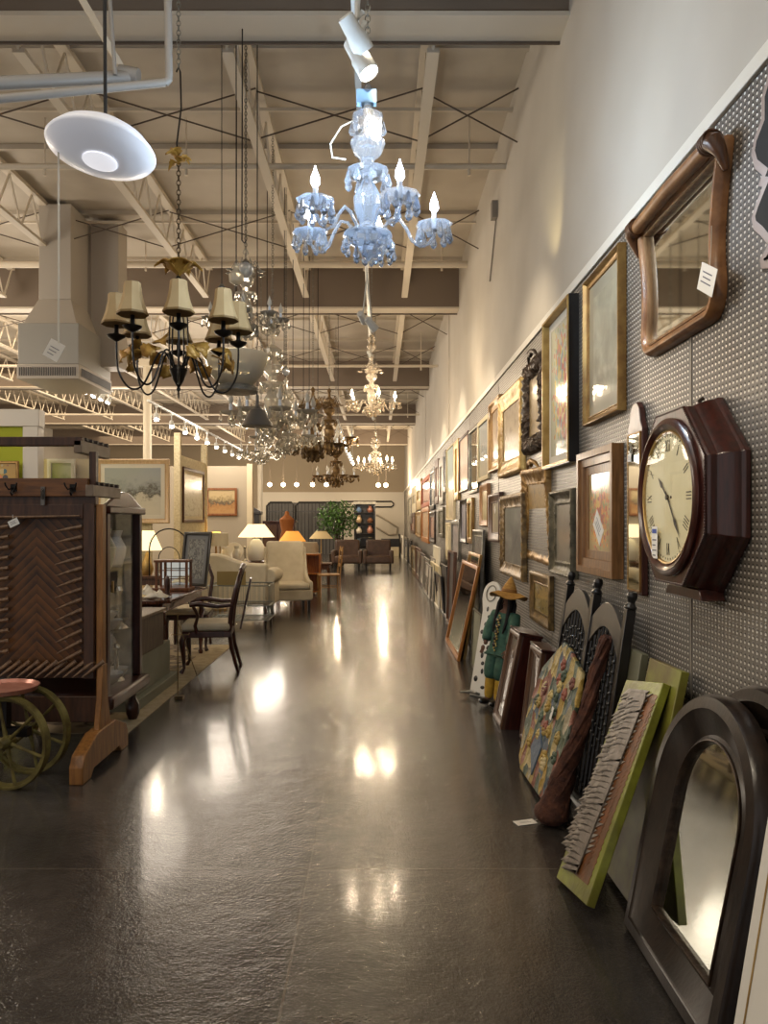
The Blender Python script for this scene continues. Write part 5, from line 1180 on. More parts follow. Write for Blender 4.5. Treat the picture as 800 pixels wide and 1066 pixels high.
tag(MB().box(-4.4, -1.78, 5.45, 9.4, .0005, .007).build('rug', m), 'beige bordered patterned rug under the table, chairs and plinth', 'rug')
# dining table, armchairs
def turned(mb, x, y, z0, z1, r_=.03, seg=10):
    h = z1-z0; mb.lathe([(r_*.6, 0), (r_*.9, .04*h), (r_*.5, .08*h), (r_*.8, .3*h), (r_, .6*h), (r_*.6, .8*h), (r_*1.1, .84*h), (r_*1.1, h)], seg, (x, y, z0)); return mb
r = thing('dining_table', 'dark red-brown dining table with reflective top behind the armchair', 'table', (-2.45, 8.0, 0)); mh = M_['mahog']; redw = wood('red_table_wood', '5c2a16', '3e1a0e', .2, coat=.7)
MB().prism([(-.5+.12, 0), (.5-.12, 0), (.5, .12), (.5, 1.68), (.38, 1.8), (-.38, 1.8), (-.5, 1.68), (-.5, .12)], 0, .03).build('table_top', redw, r, loc=(0, -.9, .775), rot=(-PI/2, 0, 0), bev=.006) if 0 else None
mb = MB(); o8 = [(-.38, -.9), (.38, -.9), (.5, -.78), (.5, .78), (.38, .9), (-.38, .9), (-.5, .78), (-.5, -.78)]
mb.add([(x, y, z) for z in (.742, .775) for x, y in o8], [tuple(range(8))[::-1], tuple(range(8, 16))]+[(k, (k+1) % 8, 8+(k+1) % 8, 8+k) for k in range(8)]); mb.build('table_top', redw, r, bev=.006)
mb = MB(); mb.box(-.43, .43, -.8, .8, .65, .742); mb.build('apron', redw, r, bev=.004)
for x, y in ((-.42, -.78), (.42, -.78), (-.42, .78), (.42, .78)): turned(MB(), x, y, .0072, .66, .035).build('leg', redw, r)
def armchair(loc, rz, label, seatm, wm, armed=True):
    """seat faces local -x, back rest at +x"""
    r = thing('dining_chair' if not armed else 'armchair', label, 'chair', loc, rz)
    MB().box(-.25, .23, -.25, .25, .36, .42).build('seat_rail', wm, r, bev=.008)
    mb = MB().box(-.26, .22, -.25, .25, .42, .50); mb.build('seat', seatm, r, bev=.03)
    for s in (-1, 1):
        MB().tube([(-.22, s*.22, .40), (-.25, s*.235, .32), (-.235, s*.225, .18), (-.23, s*.22, .06), (-.26, s*.235, .01)], [.032, .034, .022, .015, .024], 10).build('front_leg', wm, r)
        MB().tube([(.21, s*.2, .42), (.23, s*.2, .25), (.27, s*.21, .1), (.30, s*.215, .0)], [.024, .022, .019, .017], 8).build('rear_leg', wm, r)
        MB().tube([(.21, s*.2, .40), (.23, s*.22, .62), (.27, s*.24, .82), (.31, s*.19, .97), (.33, s*.1, 1.03)], [.024, .024, .022, .022, .02], 10).build('back_stile', wm, r)
        if armed:
            MB().tube([(.245, s*.23, .68), (.1, s*.27, .67), (-.08, s*.28, .70), (-.17, s*.27, .685)], [.016, .02, .026, .022], 10).build('arm', wm, r)
            MB().tube([(-.14, s*.27, .68), (-.09, s*.26, .58), (-.12, s*.25, .48), (-.1, s*.245, .4)], [.018, .015, .018, .02], 8).build('arm_support', wm, r)
    MB().tube([(.32, -.12, 1.02), (.335, -.05, 1.045), (.335, 0, 1.055), (.335, .05, 1.045), (.32, .12, 1.02)], [.024, .028, .034, .028, .024], 10).build('crest_rail', wm, r)
    mb = MB(); mb.T = Matrix.Translation((.225, 0, 0)) @ Matrix.Rotation(.2, 4, 'Y') @ Matrix.Rotation(PI/2, 4, 'Z')
    mb.prism([(-.05, .42), (.05, .42), (.035, .55), (.08, .68), (.09, .8), (.06, .95), (-.06, .95), (-.09, .8), (-.08, .68), (-.035, .55)], -.01+0*.1, .01); mb.build('splat', wm, r, bev=.004)
    return r
ivory = mat('ivory_upholstery', 'cfc4ac', .85, 0, 'c2b69c', 5, bmp=.15, bscale=120)
armchair((-1.72, 7.85, 0.0), .12, 'dark mahogany armchair with ivory seat and carved back beside the aisle', ivory, mh)
armchair((-3.05, 7.8, .008), PI-.1, 'dark dining chair with ivory seat tucked at the table behind the plinth', ivory, mh, False)
armchair((-2.25, 9.15, .008), PI/2+.1, 'dark dining chair with pierced back at the far end of the table', ivory, mh, False)
# things on the table
r = thing('wooden_lantern_box', 'small honey-brown open wooden box frame standing on the dining table', 'box', (-2.2, 8.25, .777))
pw = wood('lantern_wood', '7c4a24', '5c3418', .4)
for x in (-.17, .15):
    for y in (-.1, .08): MB().box(x, x+.025, y, y+.025, .02, .3).build('corner_post', pw, r)
MB().box(-.2, .2, -.13, .13, 0, .03).build('base', pw, r, bev=.004); MB().box(-.18, .18, -.11, .11, .3, .325).build('top', pw, r, bev=.003)
MB().box(-.15, .15, .085, .09, .03, .3).build('back_mirror', mirror_mat(), r); 
mb = MB()
for z in (.12, .21): mb.box(-.16, .16, -.095, -.085, z, z+.01)
mb.box(-.005, .005, -.095, -.085, .03, .3); mb.build('glazing_bar', pw, r)
M = Matrix.Translation((-2.1, 8.72, .777)) @ Matrix.Rotation(-.55, 4, 'Z') @ Matrix.Rotation(-.14, 4, 'X')
frame_on(M, FP, 'grey engraving in a black frame propped up on the table behind the wooden box', 'picture', .42, .62, .035, .02, 'flat', M_['black'], art('abstract', ['5c5f60', '8a8c88', '3c3e40', 'a4a49c'], 9, 7, .08), matw=.05, matm=mat('grey_mat', '6c6e70', .6))
o = MB().lathe([(.012, 0), (.03, .005), (.032, .02), (.02, .05), (.028, .09), (.03, .16), (.012, .2), (0, .205)], 14).build('wooden_finial', mh, loc=(-2.06, 7.5, .777)); tag(o, 'small turned dark wooden piece on the near table end', 'ornament')
for k, (x, y, s, lab) in enumerate(((-2.3, 7.55, 1.2, 'folded white napkin at the near end of the table'), (-2.1, 7.3, .9, 'crumpled white napkin beside the turned wooden piece'))):
    mb = MB(); rd = random.Random(k); vs = []; n = 8
    for i in range(n):
        for j in range(n): vs.append(((i/7-.5)*.24*s, (j/7-.5)*.2*s, .01+.06*s*math.exp(-((i-3.5)**2+(j-3.5)**2)/7)*(1+.6*math.sin(i*2.1+j*1.3))))
    mb.add(vs, [(i*n+j, i*n+j+1, (i+1)*n+j+1, (i+1)*n+j) for i in range(n-1) for j in range(n-1)]); o = mb.build('napkin', M_['matw'], loc=(x, y, .777)); q = o.modifiers.new('s', 'SOLIDIFY'); q.thickness = .006; q.offset = 1; tag(o, lab, 'napkin')
# bentwood arch chair of iron wire
r = thing('wire_chair', 'thin black iron chair with a tall arched back behind the display case', 'chair', (-2.75, 10.1, 0)); mb = MB()
mb.tube([(-.26, 0, 0), (-.26, 0, 1.1)]+[(-.26*math.cos(PI*i/12), 0, 1.15+.27*math.sin(PI*i/12)) for i in range(13)]+[(.26, 0, 1.1), (.26, 0, 0)], .009, 8); mb.build('back_hoop', iron, r)
MB().tube([(-.14, 0, .5), (-.14, 0, 1.0)]+[(-.14*math.cos(PI*i/10), 0, 1.02+.16*math.sin(PI*i/10)) for i in range(11)]+[(.14, 0, 1.0), (.14, 0, .5)], .006, 8).build('inner_hoop', iron, r)
MB().lathe([(.0, .46), (.24, .46), (.25, .475), (.24, .49), (0, .49)], 28, (0, -.22, 0)).build('seat', mh, r)
for s in (-1, 1): MB().tube([(s*.18, -.38, .46), (s*.22, -.44, 0)], .009, 8).build('leg', iron, r)
# plate easel at the rug edge
r = thing('wire_easel', 'thin brass wire easel standing on the floor at the rug edge', 'easel', (-1.71, 6.55, 0)); mb = MB()
mb.tube([(0, 0, .0), (0, 0, .72)], .005, 6); mb.tube([(.0, .0, .65), (.13, .34, .0)], .004, 6); mb.tube([(-.05, -.04, .55), (.1, -.04, .55), (.1, .0, .56)], .004, 6); mb.box(-.02, .05, -.03, .03, 0, .025); mb.build('wire_frame', M_['oldgold'], r)
# white camelback sofa
def sofa():
    r = thing('camelback_sofa', 'ivory camelback sofa with rolled arm, back turned to the aisle', 'sofa', (-2.40, 12.0, 0)); w = .68
    n = 14; top = [(-w+2*w*i/n, .86+.16*math.exp(-((i/n-.38)/.25)**2)) for i in range(n+1)]
    MB().prism([(-w, .22)]+[(x, z) for x, z in top]+[(w, .22)], -.08, .10).build('back', ivory, r, bev=.04)
    MB().box(-w+.1, w-.1, .1, .8, .22, .46).build('seat', ivory, r, bev=.04)
    for s in (-1, 1):
        mb = MB(); mb.box(s*w-.09, s*w+.07, -.02, .8, .2, .62); mb.tube([(s*(w+.02), -.06, .66), (s*(w+.02), .4, .66), (s*(w+.02), .82, .64)], [.115, .12, .115], 18); mb.build('arm', ivory, r, bev=.02)
        for y in (.02, .72): turned(MB(), s*(w-.05), y, 0, .22, .03).build('leg', mh, r)
sofa()
# high-backed cream chair
def cream():
    r = thing('lounge_chair', 'cream upholstered high-back chair with sloping sides and short dark legs', 'chair', (-1.56, 13.3, 0), .25)
    # seat faces left-forward; back leans to the far side
    mb = MB(); sec = []
    for z, hw, y0, y1 in ((.18, .36, .16, .36), (.45, .37, .2, .38), (.7, .34, .26, .42), (.95, .32, .33, .46), (1.12, .33, .38, .50), (1.17, .31, .41, .5)):
        sec += [(-hw, y0, z), (hw, y0, z), (hw, y1, z), (-hw, y1, z)]
    m_ = 6; mb.add(sec, [(i*4+k, i*4+(k+1) % 4, (i+1)*4+(k+1) % 4, (i+1)*4+k) for i in range(m_-1) for k in range(4)]+[(0, 3, 2, 1), (20, 21, 22, 23)]); mb.build('back', ivory, r, bev=.03)
    MB().box(-.36, .36, -.38, .25, .18, .36).build('base', ivory, r, bev=.02); MB().box(-.31, .31, -.39, .24, .36, .47).build('seat', ivory, r, bev=.035)
    for s in (-1, 1):
        mb = MB(); mb.T = Matrix.Translation((s*.345, 0, 0)) @ Matrix.Rotation(PI/2, 4, 'Z')
        mb.prism([(-.38, .2), (.36, .2), (.46, 1.08), (.40, 1.05), (.30, .75), (.15, .58), (-.1, .51), (-.36, .50)], -.03, .03); mb.build('side_wing', ivory, r, bev=.02)
        for y in (-.33, .3): MB().box(s*.31-.022, s*.31+.022, y-.022, y+.022, 0, .19).build('leg', M_['black'], r)
    return r
cream()
# wire trolley
r = thing('wire_trolley', 'low silver wire trolley on castors beside the cream chair', 'trolley', (-1.95, 11.0, 0)); wm = mat('chrome_wire', '8f948e', .3, .8)
def loopr(z, w, d, q=.006): return MB().tube([(-w, -d, z), (w, -d, z), (w, d, z), (-w, d, z)], q, 6, True)
for z in (.14, .34, .62): loopr(z, .42, .3, .009).build('wire_rim', wm, r)
mb = MB()
for i in range(13):
    x = -.42+.84*i/12; mb.tube([(x, -.3, .62), (x, -.3, .14), (x, .3, .14), (x, .3, .62)], .0035, 5)
for i in range(8):
    y = -.3+.6*i/7; mb.tube([(-.42, y, .62), (-.42, y, .14), (.42, y, .14), (.42, y, .62)], .0035, 5)
mb.build('wire_mesh', wm, r)
for x in (-.38, .38):
    for y in (-.26, .26): mb = MB().cyl((x-.012, y, .045), (x+.012, y, .045), .045, n=16); mb.cyl((x, y, .06), (x, y, .14), .01, n=8); mb.build('castor', iron, r)
MB().box(-.3, .1, -.29, -.27, .62, .82).build('card_panel', mat('kraft_panel', '94804e', .7), r)
# console table with lamps behind the sofa
def lamp(loc, label, hs, rs, base_prof, bm_, shade_c, on, z0, group=None, power=18):
    r = thing('table_lamp', label, 'lamp', loc)
    MB().lathe(base_prof, 24).build('base', bm_, r); zt = base_prof[-1][1]
    MB().cyl((0, 0, zt), (0, 0, zt+hs+.02), .006, n=8).build('stem', M_['gold2'], r)
    m, nt, b = newmat('shade_%s' % shade_c) if 'shade_'+shade_c+str(on) not in MC else (MC['shade_'+shade_c+str(on)], None, None)
    if b:
        b.inputs['Base Color'].default_value = s2l(shade_c); b.inputs['Roughness'].default_value = .85
        if on: b.inputs['Emission Color'].default_value = s2l(shade_c); b.inputs['Emission Strength'].default_value = on
        MC['shade_'+shade_c+str(on)] = m
    MB().lathe([(rs, zt+.03), (rs*.72, zt+.03+hs*.5), (rs*.45, zt+.03+hs), (rs*.43, zt+.03+hs), (rs*.7, zt+.03+hs*.5), (rs*.98, zt+.032)], 32).build('lamp_shade', m, r)
    if on: MB().ball((0, 0, zt+.12), .03, 12, 8).build('bulb', emis('bulb_ffe0b0', 'ffe0b0', 12), r); light('POINT', Vector(loc)+Vector((0, 0, zt+.10)), power, WARM, .03)
    return r
tw = wood('console_wood', '6a4426', '472c18', .35)
def simple_table(name, label, loc, w, d, h, m, cat='table'):
    r = thing(name, label, cat, loc); MB().box(-w/2, w/2, -d/2, d/2, h-.04, h).build('table_top', m, r, bev=.006); MB().box(-w/2+.04, w/2-.04, -d/2+.04, d/2-.04, h-.14, h-.04).build('apron', m, r)
    for x in (-1, 1):
        for y in (-1, 1): turned(MB(), x*(w/2-.06), y*(d/2-.06), 0, h-.1, .028).build('leg', m, r)
    return r
simple_table('console_table', 'long brown console table behind the ivory sofa carrying the lamps and ornaments', (-2.35, 14.35, 0), 1.6, .6, .78, tw)
vase_p = [(.09, 0), (.14, .02), (.17, .12), (.16, .26), (.10, .38), (.05, .42)]
lamp((-2.27, 14.3, .78), 'white ribbed-base table lamp with a bright cream cone shade, behind the cream chair', .24, .34, vase_p, wht, 'e8d4a8', 1.1, 0, power=26)
lamp((-1.7, 15.2, .7), 'orange-shaded table lamp between the cream chair and the plant', .2, .27, [(.06, 0), (.08, .1), (.05, .25), (.02, .4)], M_['bronze'], 'c88438', .9, 0, power=16)
lamp((-3.02, 14.3, .78), 'small table lamp with glowing yellow shade at the left end of the console', .18, .17, [(.05, 0), (.03, .05), (.02, .2), (.015, .34)], M_['gold'], 'e8bc5c', 1.2, 0, power=14)
lamp((-3.1, 10.3, .8), 'table lamp with bright ivory shade seen just right of the display case', .26, .2, [(.06, 0), (.09, .08), (.05, .2), (.02, .3)], M_['gold2'], 'f0d8a4', 1.2, 0, power=16)
lamp((-1.25, 16.8, .62), 'floor-standing pale lamp with a drum shade beside the plant', .16, .26, [(.05, 0), (.02, .03), (.012, .3), (.01, .5)], M_['gold2'], 'b8a070', .25, 0, power=3)
simple_table('side_table', 'small side table under the orange-shaded lamp', (-1.75, 15.25, 0), .6, .5, .7, tw)
simple_table('side_table', 'small side table under the pale drum-shaded lamp', (-1.25, 16.8, 0), .45, .45, .62, tw)
simple_table('side_table', 'side table with the ivory-shaded lamp behind the display case', (-3.1, 10.3, 0), .5, .5, .8, tw)
for k, (x, y, s, m_, lab, kd) in enumerate(((-2.85, 14.2, 1.3, wht, 'white china bowl at the left of the console table', 'bowl'), (-2.62, 14.2, 1.7, wht, 'white china vase left of the bright cream lamp', 'vase'), (-2.5, 14.4, 1.6, slv, 'dark silver candlestick on the console table', 'candlestick'), (-2.72, 14.5, 2.2, wht, 'white plate standing on the console table', 'plate'), (-1.98, 14.3, 1.5, slv, 'silver vase right of the bright cream lamp', 'vase'), (-1.8, 14.2, 1.5, wht, 'white bowl at the right end of the console table', 'bowl'), (-1.65, 14.4, 1.4, mat('green_glaze', '5a6650'), 'green vase at the right end of the console table', 'vase'), (-2.92, 14.5, 1.5, wht, 'white vase at the far left of the console table', 'vase'))):
    o = bowl_o(x, y, .78, s, m_, lab, kd); o['group'] = 'ornaments on the console table'
r = thing('drum_lamp', 'pale unlit drum lamp shade on a short stand left of the bright cream lamp', 'lamp', (-2.72, 13.2, .0)); MB().cyl((0, 0, 1.1), (0, 0, 1.32), .15, .14, 28).build('lamp_shade', mat('drum_shade', 'cdc2a8', .8), r); mb = MB().cyl((0, 0, .02), (0, 0, 1.1), .012, n=8); mb.cyl((0, 0, 0), (0, 0, .025), .13, n=24); mb.build('stand', M_['gold2'], r)
# orange cabinet and ladder-back chair beyond the cream chair
r = thing('wooden_cabinet', 'bright honey-orange wooden cabinet with two shelves behind the cream chair', 'cabinet', (-1.5, 16.2, 0)); ow = wood('orange_wood', 'b8702c', '94541c', .3, coat=.5)
for s in (-1, 1): MB().box(s*.28-.012, s*.28+.012, -.2, .2, 0, .84).build('side_panel', ow, r)
for z in (.05, .42, .82): MB().box(-.28, .28, -.2, .2, z, z+.025).build('shelf', ow, r)
MB().box(-.28, .28, .185, .2, .05, .84).build('back_panel', ow, r)
def ladder(loc, rz, label, m):
    r = thing('ladder_back_chair', label, 'chair', loc, rz)
    for s in (-1, 1):
        MB().tube([(s*.2, .2, 0), (s*.2, .2, .45), (s*.2, .26, 1.02)], .016, 8).build('rear_leg', m, r); MB().tube([(s*.22, -.2, 0), (s*.22, -.2, .44)], .016, 8).build('front_leg', m, r); MB().cyl((s*.21, -.2, .2), (s*.2, .2, .2), .01, n=8).build('stretcher', m, r)
    MB().box(-.23, .23, -.22, .21, .43, .46).build('seat', m, r, bev=.008)
    for z in (.6, .76, .92): MB().box(-.2, .2, .2+(z-.45)*.105, .215+(z-.45)*.105, z, z+.07).build('back_slat', m, r, bev=.004)
ladder((-1.0, 15.6, 0), -1.4, 'light wooden ladder-back chair at the aisle beside the orange cabinet', wood('chair_pine', 'a88048', '86602f', .4))
# partitions with pictures
pt = mat('partition_paint', 'd2c4a6', .75); pt2 = mat('partition_grey', 'a89c88', .8); latt = mat('lattice_paper', 'd4c8a8', .8, 0, 'bcae8a', 30)
struct(MB().box(-5.2, -3.35, 11.3, 11.4, 0, 2.25), 'wall_partition', latt)
struct(MB().box(-6.4, -4.3, 15.9, 16.0, 0, 2.6), 'wall_partition', pt2) if 0 else None
struct(MB().box(-5.0, -2.85, 17.0, 17.12, 0, 2.75), 'wall_partition', pt2)
mb = MB().box(-2.9, -2.78, 16.95, 17.15, 0, 2.8); struct(mb, 'wall_partition', pt)
mb = MB().box(-3.28, -3.22, 12.5, 14.3, .0, 2.6); mb.box(-3.3, -3.2, 12.4, 12.5, 0, 2.95); mb.box(-3.3, -3.2, 14.3, 14.4, 0, 2.95); struct(mb, 'wall_partition', latt)
def facing(px0, px1, yt, yb, Y, name, label, cat, fw, d, style, fmat, cmat, **k):
    a = P(px0, yb, Y); b = P(px1, yt, Y); M = Matrix.Translation(((a.x+b.x)/2, Y, a.z)); return frame_on(M, name, label, cat, b.x-a.x, b.z-a.z, fw, d, style, fmat, cmat, **k)
facing(100, 177, 478, 545, 11.29, FP, 'wide winter landscape with bare trees in a pale cream frame', 'picture', .07, .04, 'bevel', wood('cream_frame', 'd0b48c', 'c0a078', .5), art('landscape', ['9fa5a6', '8f9697', '4c4a44', 'c6c2b4', 'cfcabb'], 3, 6, .12), matw=.06, matm=M_['matw'])
facing(215, 247, 508, 537, 16.98, FP, 'brown hunting scene in an orange-brown frame on the grey partition', 'picture', .05, .03, 'flat', wood('orange_frame', '8c5424', '6c3c18', .4), art('landscape', ['b8a074', '8c7850', '4a3a28', '9c6c34', 'a87c44'], 4, 7, .12))
M = Matrix.Translation((-3.33, 13.4, 1.72)) @ Matrix.Rotation(-.0, 4, 'Z') @ Matrix.Rotation(PI/2, 4, 'Z')
M = Matrix.Translation((-3.216, 13.35, 1.5)) @ Matrix(((0, -1, 0), (1, 0, 0), (0, 0, 1))).to_4x4()
frame_on(M, FP, 'tall pale sketch in a brown frame on the thin partition facing the aisle', 'picture', 1.5, .92, .05, .03, 'flat', M_['walnut'], art('abstract', ['b0a88c', 'c8c0a4', '8c846c'], 8, 6, .12), matw=.06, matm=M_['matc'])
# lime booth at the far left and its pictures
r = thing('display_booth', 'white-framed booth wall painted lime green at the far left', 'booth', (-4.62, 9.0, 0))
MB().box(-1.0, .48, .0, .05, 0, 2.62).build('lime_panel', mat('lime_wall', 'a8b020', .7), r)
mb = MB().box(.48, .66, -.06, .1, 0, 2.619); mb.box(-1.2, .67, -.065, .105, 2.62, 2.82); mb.build('white_frame', M_['white'], r, bev=.006)
facing(-30, 20, 480, 530, 8.9, FP, 'orange, teal and black abstract painting on the lime wall', 'picture', .03, .03, 'flat', M_['gold'], art('floral', ['b8902c', 'c8742c', '2c6468', '241c18', 'c8b070', '9c5c24'], 6, 4, .1))
r = facing(-30, 31, 518, 560, 6.6, FP, 'dark-framed picture of a pale face shape standing behind the rack', 'picture', .05, .03, 'flat', M_['mahog'], art('abstract', ['c8a88c', 'd8bca0', '8c4c2c', '2c5c5c'], 5, 3, .1))
simple_table('side_table', 'tall table carrying the dark-framed picture behind the rack', (-3.55, 6.7, 0), 1.0, .5, P(0, 560, 6.6).z, tw)
facing(50, 79, 478, 530, 9.6, FP, 'pale landscape print in a white frame beyond the rack top', 'picture', .05, .03, 'flat', M_['white'], art('landscape', ['b0b494', '9ca47c', '8c9468', 'c8c0a4', 'd0c8b0'], 6, 2, .1))
struct(MB().box(-4.22, -3.6, 9.65, 9.75, 0, 2.3), 'wall_partition', pt)
# tall stacked pieces near the far left of the aisle: dark cabinet, stove hood
r = thing('tall_clock_case', 'dark carved tall case standing beyond the grey partition', 'cabinet', P(257, 578, 24)); r.location.z = 0
mh2 = M_['ebony']; MB().box(-.42, .42, -.2, .2, 0, 1.75).build('case_body', mh2, r, bev=.01); mb = MB().box(-.47, .47, -.25, .22, 1.75, 1.85); mb.prism([(-.45, 1.85), (.45, 1.85), (.2, 2.0), (.12, 2.15), (-.1, 2.02), (-.3, 2.0)], -.15, -.1); mb.build('cornice', mh2, r, bev=.01)
molding([(x, z+1.1) for x, z in arch(.6, .6, 12)], [(0, .2), (0, .24), (.04, .24), (.05, .2)]).build('door_molding', M_['walnut'], r)
r = thing('wooden_cabinet', 'low dark cabinet on the floor left of the white far partition', 'cabinet', (-3.5, 27, 0)); MB().box(-.6, .6, -.25, .25, .08, 1.5).build('case_body', M_['mahog'], r, bev=.01)
for s in (-1, 1): o = MB().box(s*.3-.27, s*.3+.27, -.27, -.25, .15, 1.42).build('door', M_['walnut'], r, bev=.006); MB().ball((s*.06, -.285, .8), .018, 10, 6).build('handle', M_['gold2'], o)
MB().box(-.66, .66, -.3, .28, 1.5, 1.56).build('top', M_['mahog'], r, bev=.008); MB().box(-.6, .6, -.22, .22, 0, .08).build('plinth', M_['mahog'], r)
# far end: iron fence rack, plant, leather chairs, stool, openings
yf = 34.0
def gate(px0, px1, pt_, pb, Y, label):
    a, b = P(px0, pb, Y), P(px1, pt_, Y); r = thing('iron_gate', label, 'gate', (0, Y, 0)); im = mat('gate_iron', '1a1816', .5, .3)
    mb = MB().tube([(a.x, 0, .02), (a.x, 0, b.z-.15), (a.x+.15, 0, b.z), (b.x-.1, 0, b.z), (b.x, 0, b.z-.1), (b.x, 0, .02)], .045, 8); mb.build('gate_frame', im, r)
    MB().box(a.x, b.x, -.02, .02, b.z-.42, b.z-.38).build('rail', im, r); n = int((b.x-a.x)/.16)
    for i in range(n): x = a.x+.1+(b.x-a.x-.2)*i/n; MB().cyl((x, 0, .1), (x, 0, b.z-.03), .018, n=6).build('bar', im, r)
gate(278, 306, 523, 577, 33.5, 'black iron gate with round corners standing left in front of the far partition')
gate(308, 357, 523, 577, 33.9, 'wide black barred gate behind the green plant')
struct(MB().box(P(279, 0, 36.5).x, P(354, 0, 36.5).x, 36.55, 36.64, 0, 2.45), 'door_1', mat('dark_doorway', '5c5a58', .7))
r = thing('wall_rail', 'bent black tube rail fixed high on the white far partition', 'rail', (0, 36.6, 0))
a, b = P(356, 522, 36.6), P(410, 526, 36.6); MB().tube([(a.x, 0, a.z), (b.x-.1, 0, a.z), (b.x, 0, a.z-.1), (b.x-.0, 0, b.z), (b.x-.12, 0, b.z-.08), (a.x, 0, b.z-.08)], .035, 8).build('tube', iron, r)
r = thing('wall_rail', 'pale curved metal tubing on the white far partition above the floor', 'rail', (0, 36.58, 0)); q = [P(392, 536, 36.6), P(400, 540, 36.6), P(414, 549, 36.6), P(413, 556, 36.6), P(405, 557, 36.6), P(392, 549, 36.6)]
MB().tube([(v_.x, 0, v_.z) for v_ in q], .04, 8).build('tube', mat('pale_tube', 'a89c88', .5), r)
r = thing('shelf_rack', 'tall black shelf rack with mixed wares right of the plant at the far end', 'shelf', (0, 33, 0)); x0, x1, zt = P(369, 0, 33).x, P(391, 0, 33).x, P(0, 525, 33).z
for x in (x0, x1-.06): MB().box(x, x+.06, -.2, .2, 0, zt).build('side_panel', M_['black'], r)
MB().box(x0, x1, .17, .2, 0, zt).build('back_panel', M_['ebony'], r); MB().box(x0-.02, x1+.02, -.22, .22, zt, zt+.12).build('top', M_['silver'], r)
for z in (.55, 1.0, 1.45, 1.9): MB().box(x0, x1, -.2, .2, z, z+.03).build('shelf', M_['ebony'], r)
wl = [('4c6078', 'blue'), ('6c4434', 'rust'), ('8a7454', 'tan'), ('5c3c28', 'brown'), ('9c9484', 'grey'), ('7c5240', 'copper'), ('384c58', 'slate'), ('94845f', 'sand')]
for k in range(8):
    cc, nm = wl[k]; z = (1.93, 1.93, 1.48, 1.48, 1.03, 1.03, .58, .58)[k]; x = x0+.2+(k % 2)*.48; h = .24+.05*(k % 3)
    o = MB().lathe([(.07, 0), (.12, .05), (.13, h*.5), (.06, h*.85), (.08, h), (.0, h*.9)], 14).build('jar', mat('jar_'+nm, cc, .4), loc=(x, 32.9, z)); tag(o, nm+' jar on the tall black shelf rack at the far end', 'jar', 'jars on the far shelf rack')
def leather(loc, label):
    r = thing('leather_chair', label, 'chair', loc); lm = mat('brown_leather', '5c4434', .45, 0, '4a3628', 6, coat=.2)
    MB().box(-.4, .4, .2, .38, .2, .95).build('backrest', lm, r, bev=.05); MB().box(-.4, .4, -.35, .25, .2, .45).build('seat', lm, r, bev=.05)
    for s in (-1, 1):
        MB().box(s*.42-.07, s*.42+.07, -.35, .35, .2, .62).build('arm', lm, r, bev=.04)
        for y in (-.28, .28): MB().cyl((s*.38, y, 0), (s*.38, y, .2), .025, .03, 10).build('leg', M_['black'], r)
leather((-1.0, 24.6, 0), 'brown leather armchair under the plant, left of a pair'); leather((.0, 24.6, 0), 'brown leather armchair under the plant, right of a pair')
r = thing('potted_plant', 'bushy green potted plant behind the leather chairs', 'plant', P(351, 575, 26)); r.location.z = 0
MB().lathe([(.18, 0), (.24, .05), (.27, .4), (.29, .45), (.26, .44), (.0, .4)], 24).build('pot', M_['bronze'], r); rd = random.Random(5); mb = MB()
for k in range(7): a = rd.random()*6.3; mb.tube([(0, 0, .4), (.1*math.cos(a), .1*math.sin(a), 1.1), (.35*math.cos(a), .3*math.sin(a), 1.75)], [.02, .014, .006], 6)
mb.build('stem', M_['walnut'], r); mb = MB()
for k in range(1700):
    u = Vector((rd.gauss(0, 1), rd.gauss(0, 1), rd.gauss(0, 1))).normalized()*rd.random()**.4; c = Vector((u.x*.72, u.y*.6, 1.62+u.z*.68)); d = Vector((rd.gauss(0, 1), rd.gauss(0, 1), rd.gauss(0, .6)-.3)).normalized(); sd = d.cross(Vector((0, 0, 1))).normalized()*.035
    L = .12+.06*rd.random(); mb.add([c, c+d*L*.5+sd, c+d*L, c+d*L*.5-sd], [(0, 1, 2, 3)])
mb.build('foliage', mat('leaf_green', '4c7034', .5, 0, '6c9448', 4), r, fixn=False)
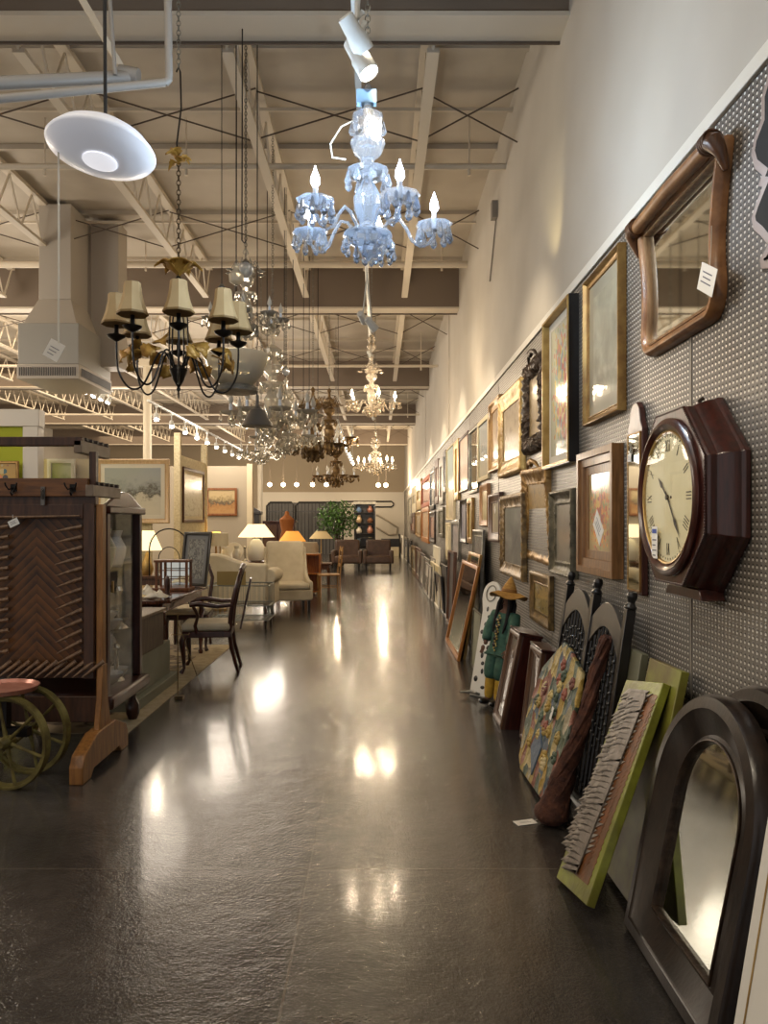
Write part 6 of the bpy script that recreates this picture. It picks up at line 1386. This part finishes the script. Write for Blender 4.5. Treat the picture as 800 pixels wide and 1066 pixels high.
r = thing('office_chair', 'black padded stool chair on a silver leg in front of the shelf rack', 'chair', P(383, 0, 27.5)); r.location.z = 0
MB().box(-.3, .3, -.25, .25, .42, .56).build('seat', M_['black'], r, bev=.05); MB().box(-.28, .28, .22, .28, .6, .95).build('backrest', M_['black'], r, bev=.03); mb = MB().cyl((0, 0, .06), (0, 0, .42), .03, n=12); mb.box(-.02, .02, .22, .25, .45, .7)
for k in range(5): mb.bar((0, 0, .07), (.28*math.cos(k*1.257), .28*math.sin(k*1.257), .03), .035, .03)
mb.build('pedestal', M_['silver'], r)
r = thing('storage_chest', 'low black-topped chest against the far right corner', 'chest', (1.0-.35, 34.5, 0)); MB().box(-.5, .28, -.3, .3, 0, .42).build('chest_body', M_['matc'], r, bev=.01); MB().box(-.52, .3, -.32, .32, .42, .78).build('lid', M_['black'], r, bev=.01)
# floor clutter in the shadow behind the leather chairs, statuette, red torso stand
r = thing('dress_form', 'orange-brown dress form standing between the lamps and the plant', 'dress form', (-2.2, 18.5, 0)); MB().lathe([(.13, .85), (.17, .95), (.19, 1.05), (.13, 1.3), (.17, 1.48), (.18, 1.58), (.06, 1.68), (.045, 1.76), (0, 1.78)], 20).build('torso', mat('rust_cloth_form', 'a0602c', .8), r)
mb = MB().cyl((0, 0, .03), (0, 0, .85), .02, n=10); mb.cyl((0, 0, 0), (0, 0, .03), .18, n=24); mb.build('stand', iron, r)
r = thing('slipcovered_chair', 'pale slipcovered tub chair beyond the orange-shaded lamp', 'chair', (-1.95, 19.5, 0)); MB().lathe([(.38, .1), (.42, .4), (.44, .9), (.40, 1.0), (.34, .9), (.33, .5), (0, .48)], 28).build('tub_back', ivory, r)
for k in range(4): MB().cyl((.26*math.cos(k*PI/2+.78), .26*math.sin(k*PI/2+.78), 0), (.26*math.cos(k*PI/2+.78), .26*math.sin(k*PI/2+.78), .12), .025, n=8).build('leg', M_['black'], r)
simple_table('dining_table', 'dark table farther back between sofa and plant', (-3.0, 20.5, 0), 1.6, .9, .75, mh)
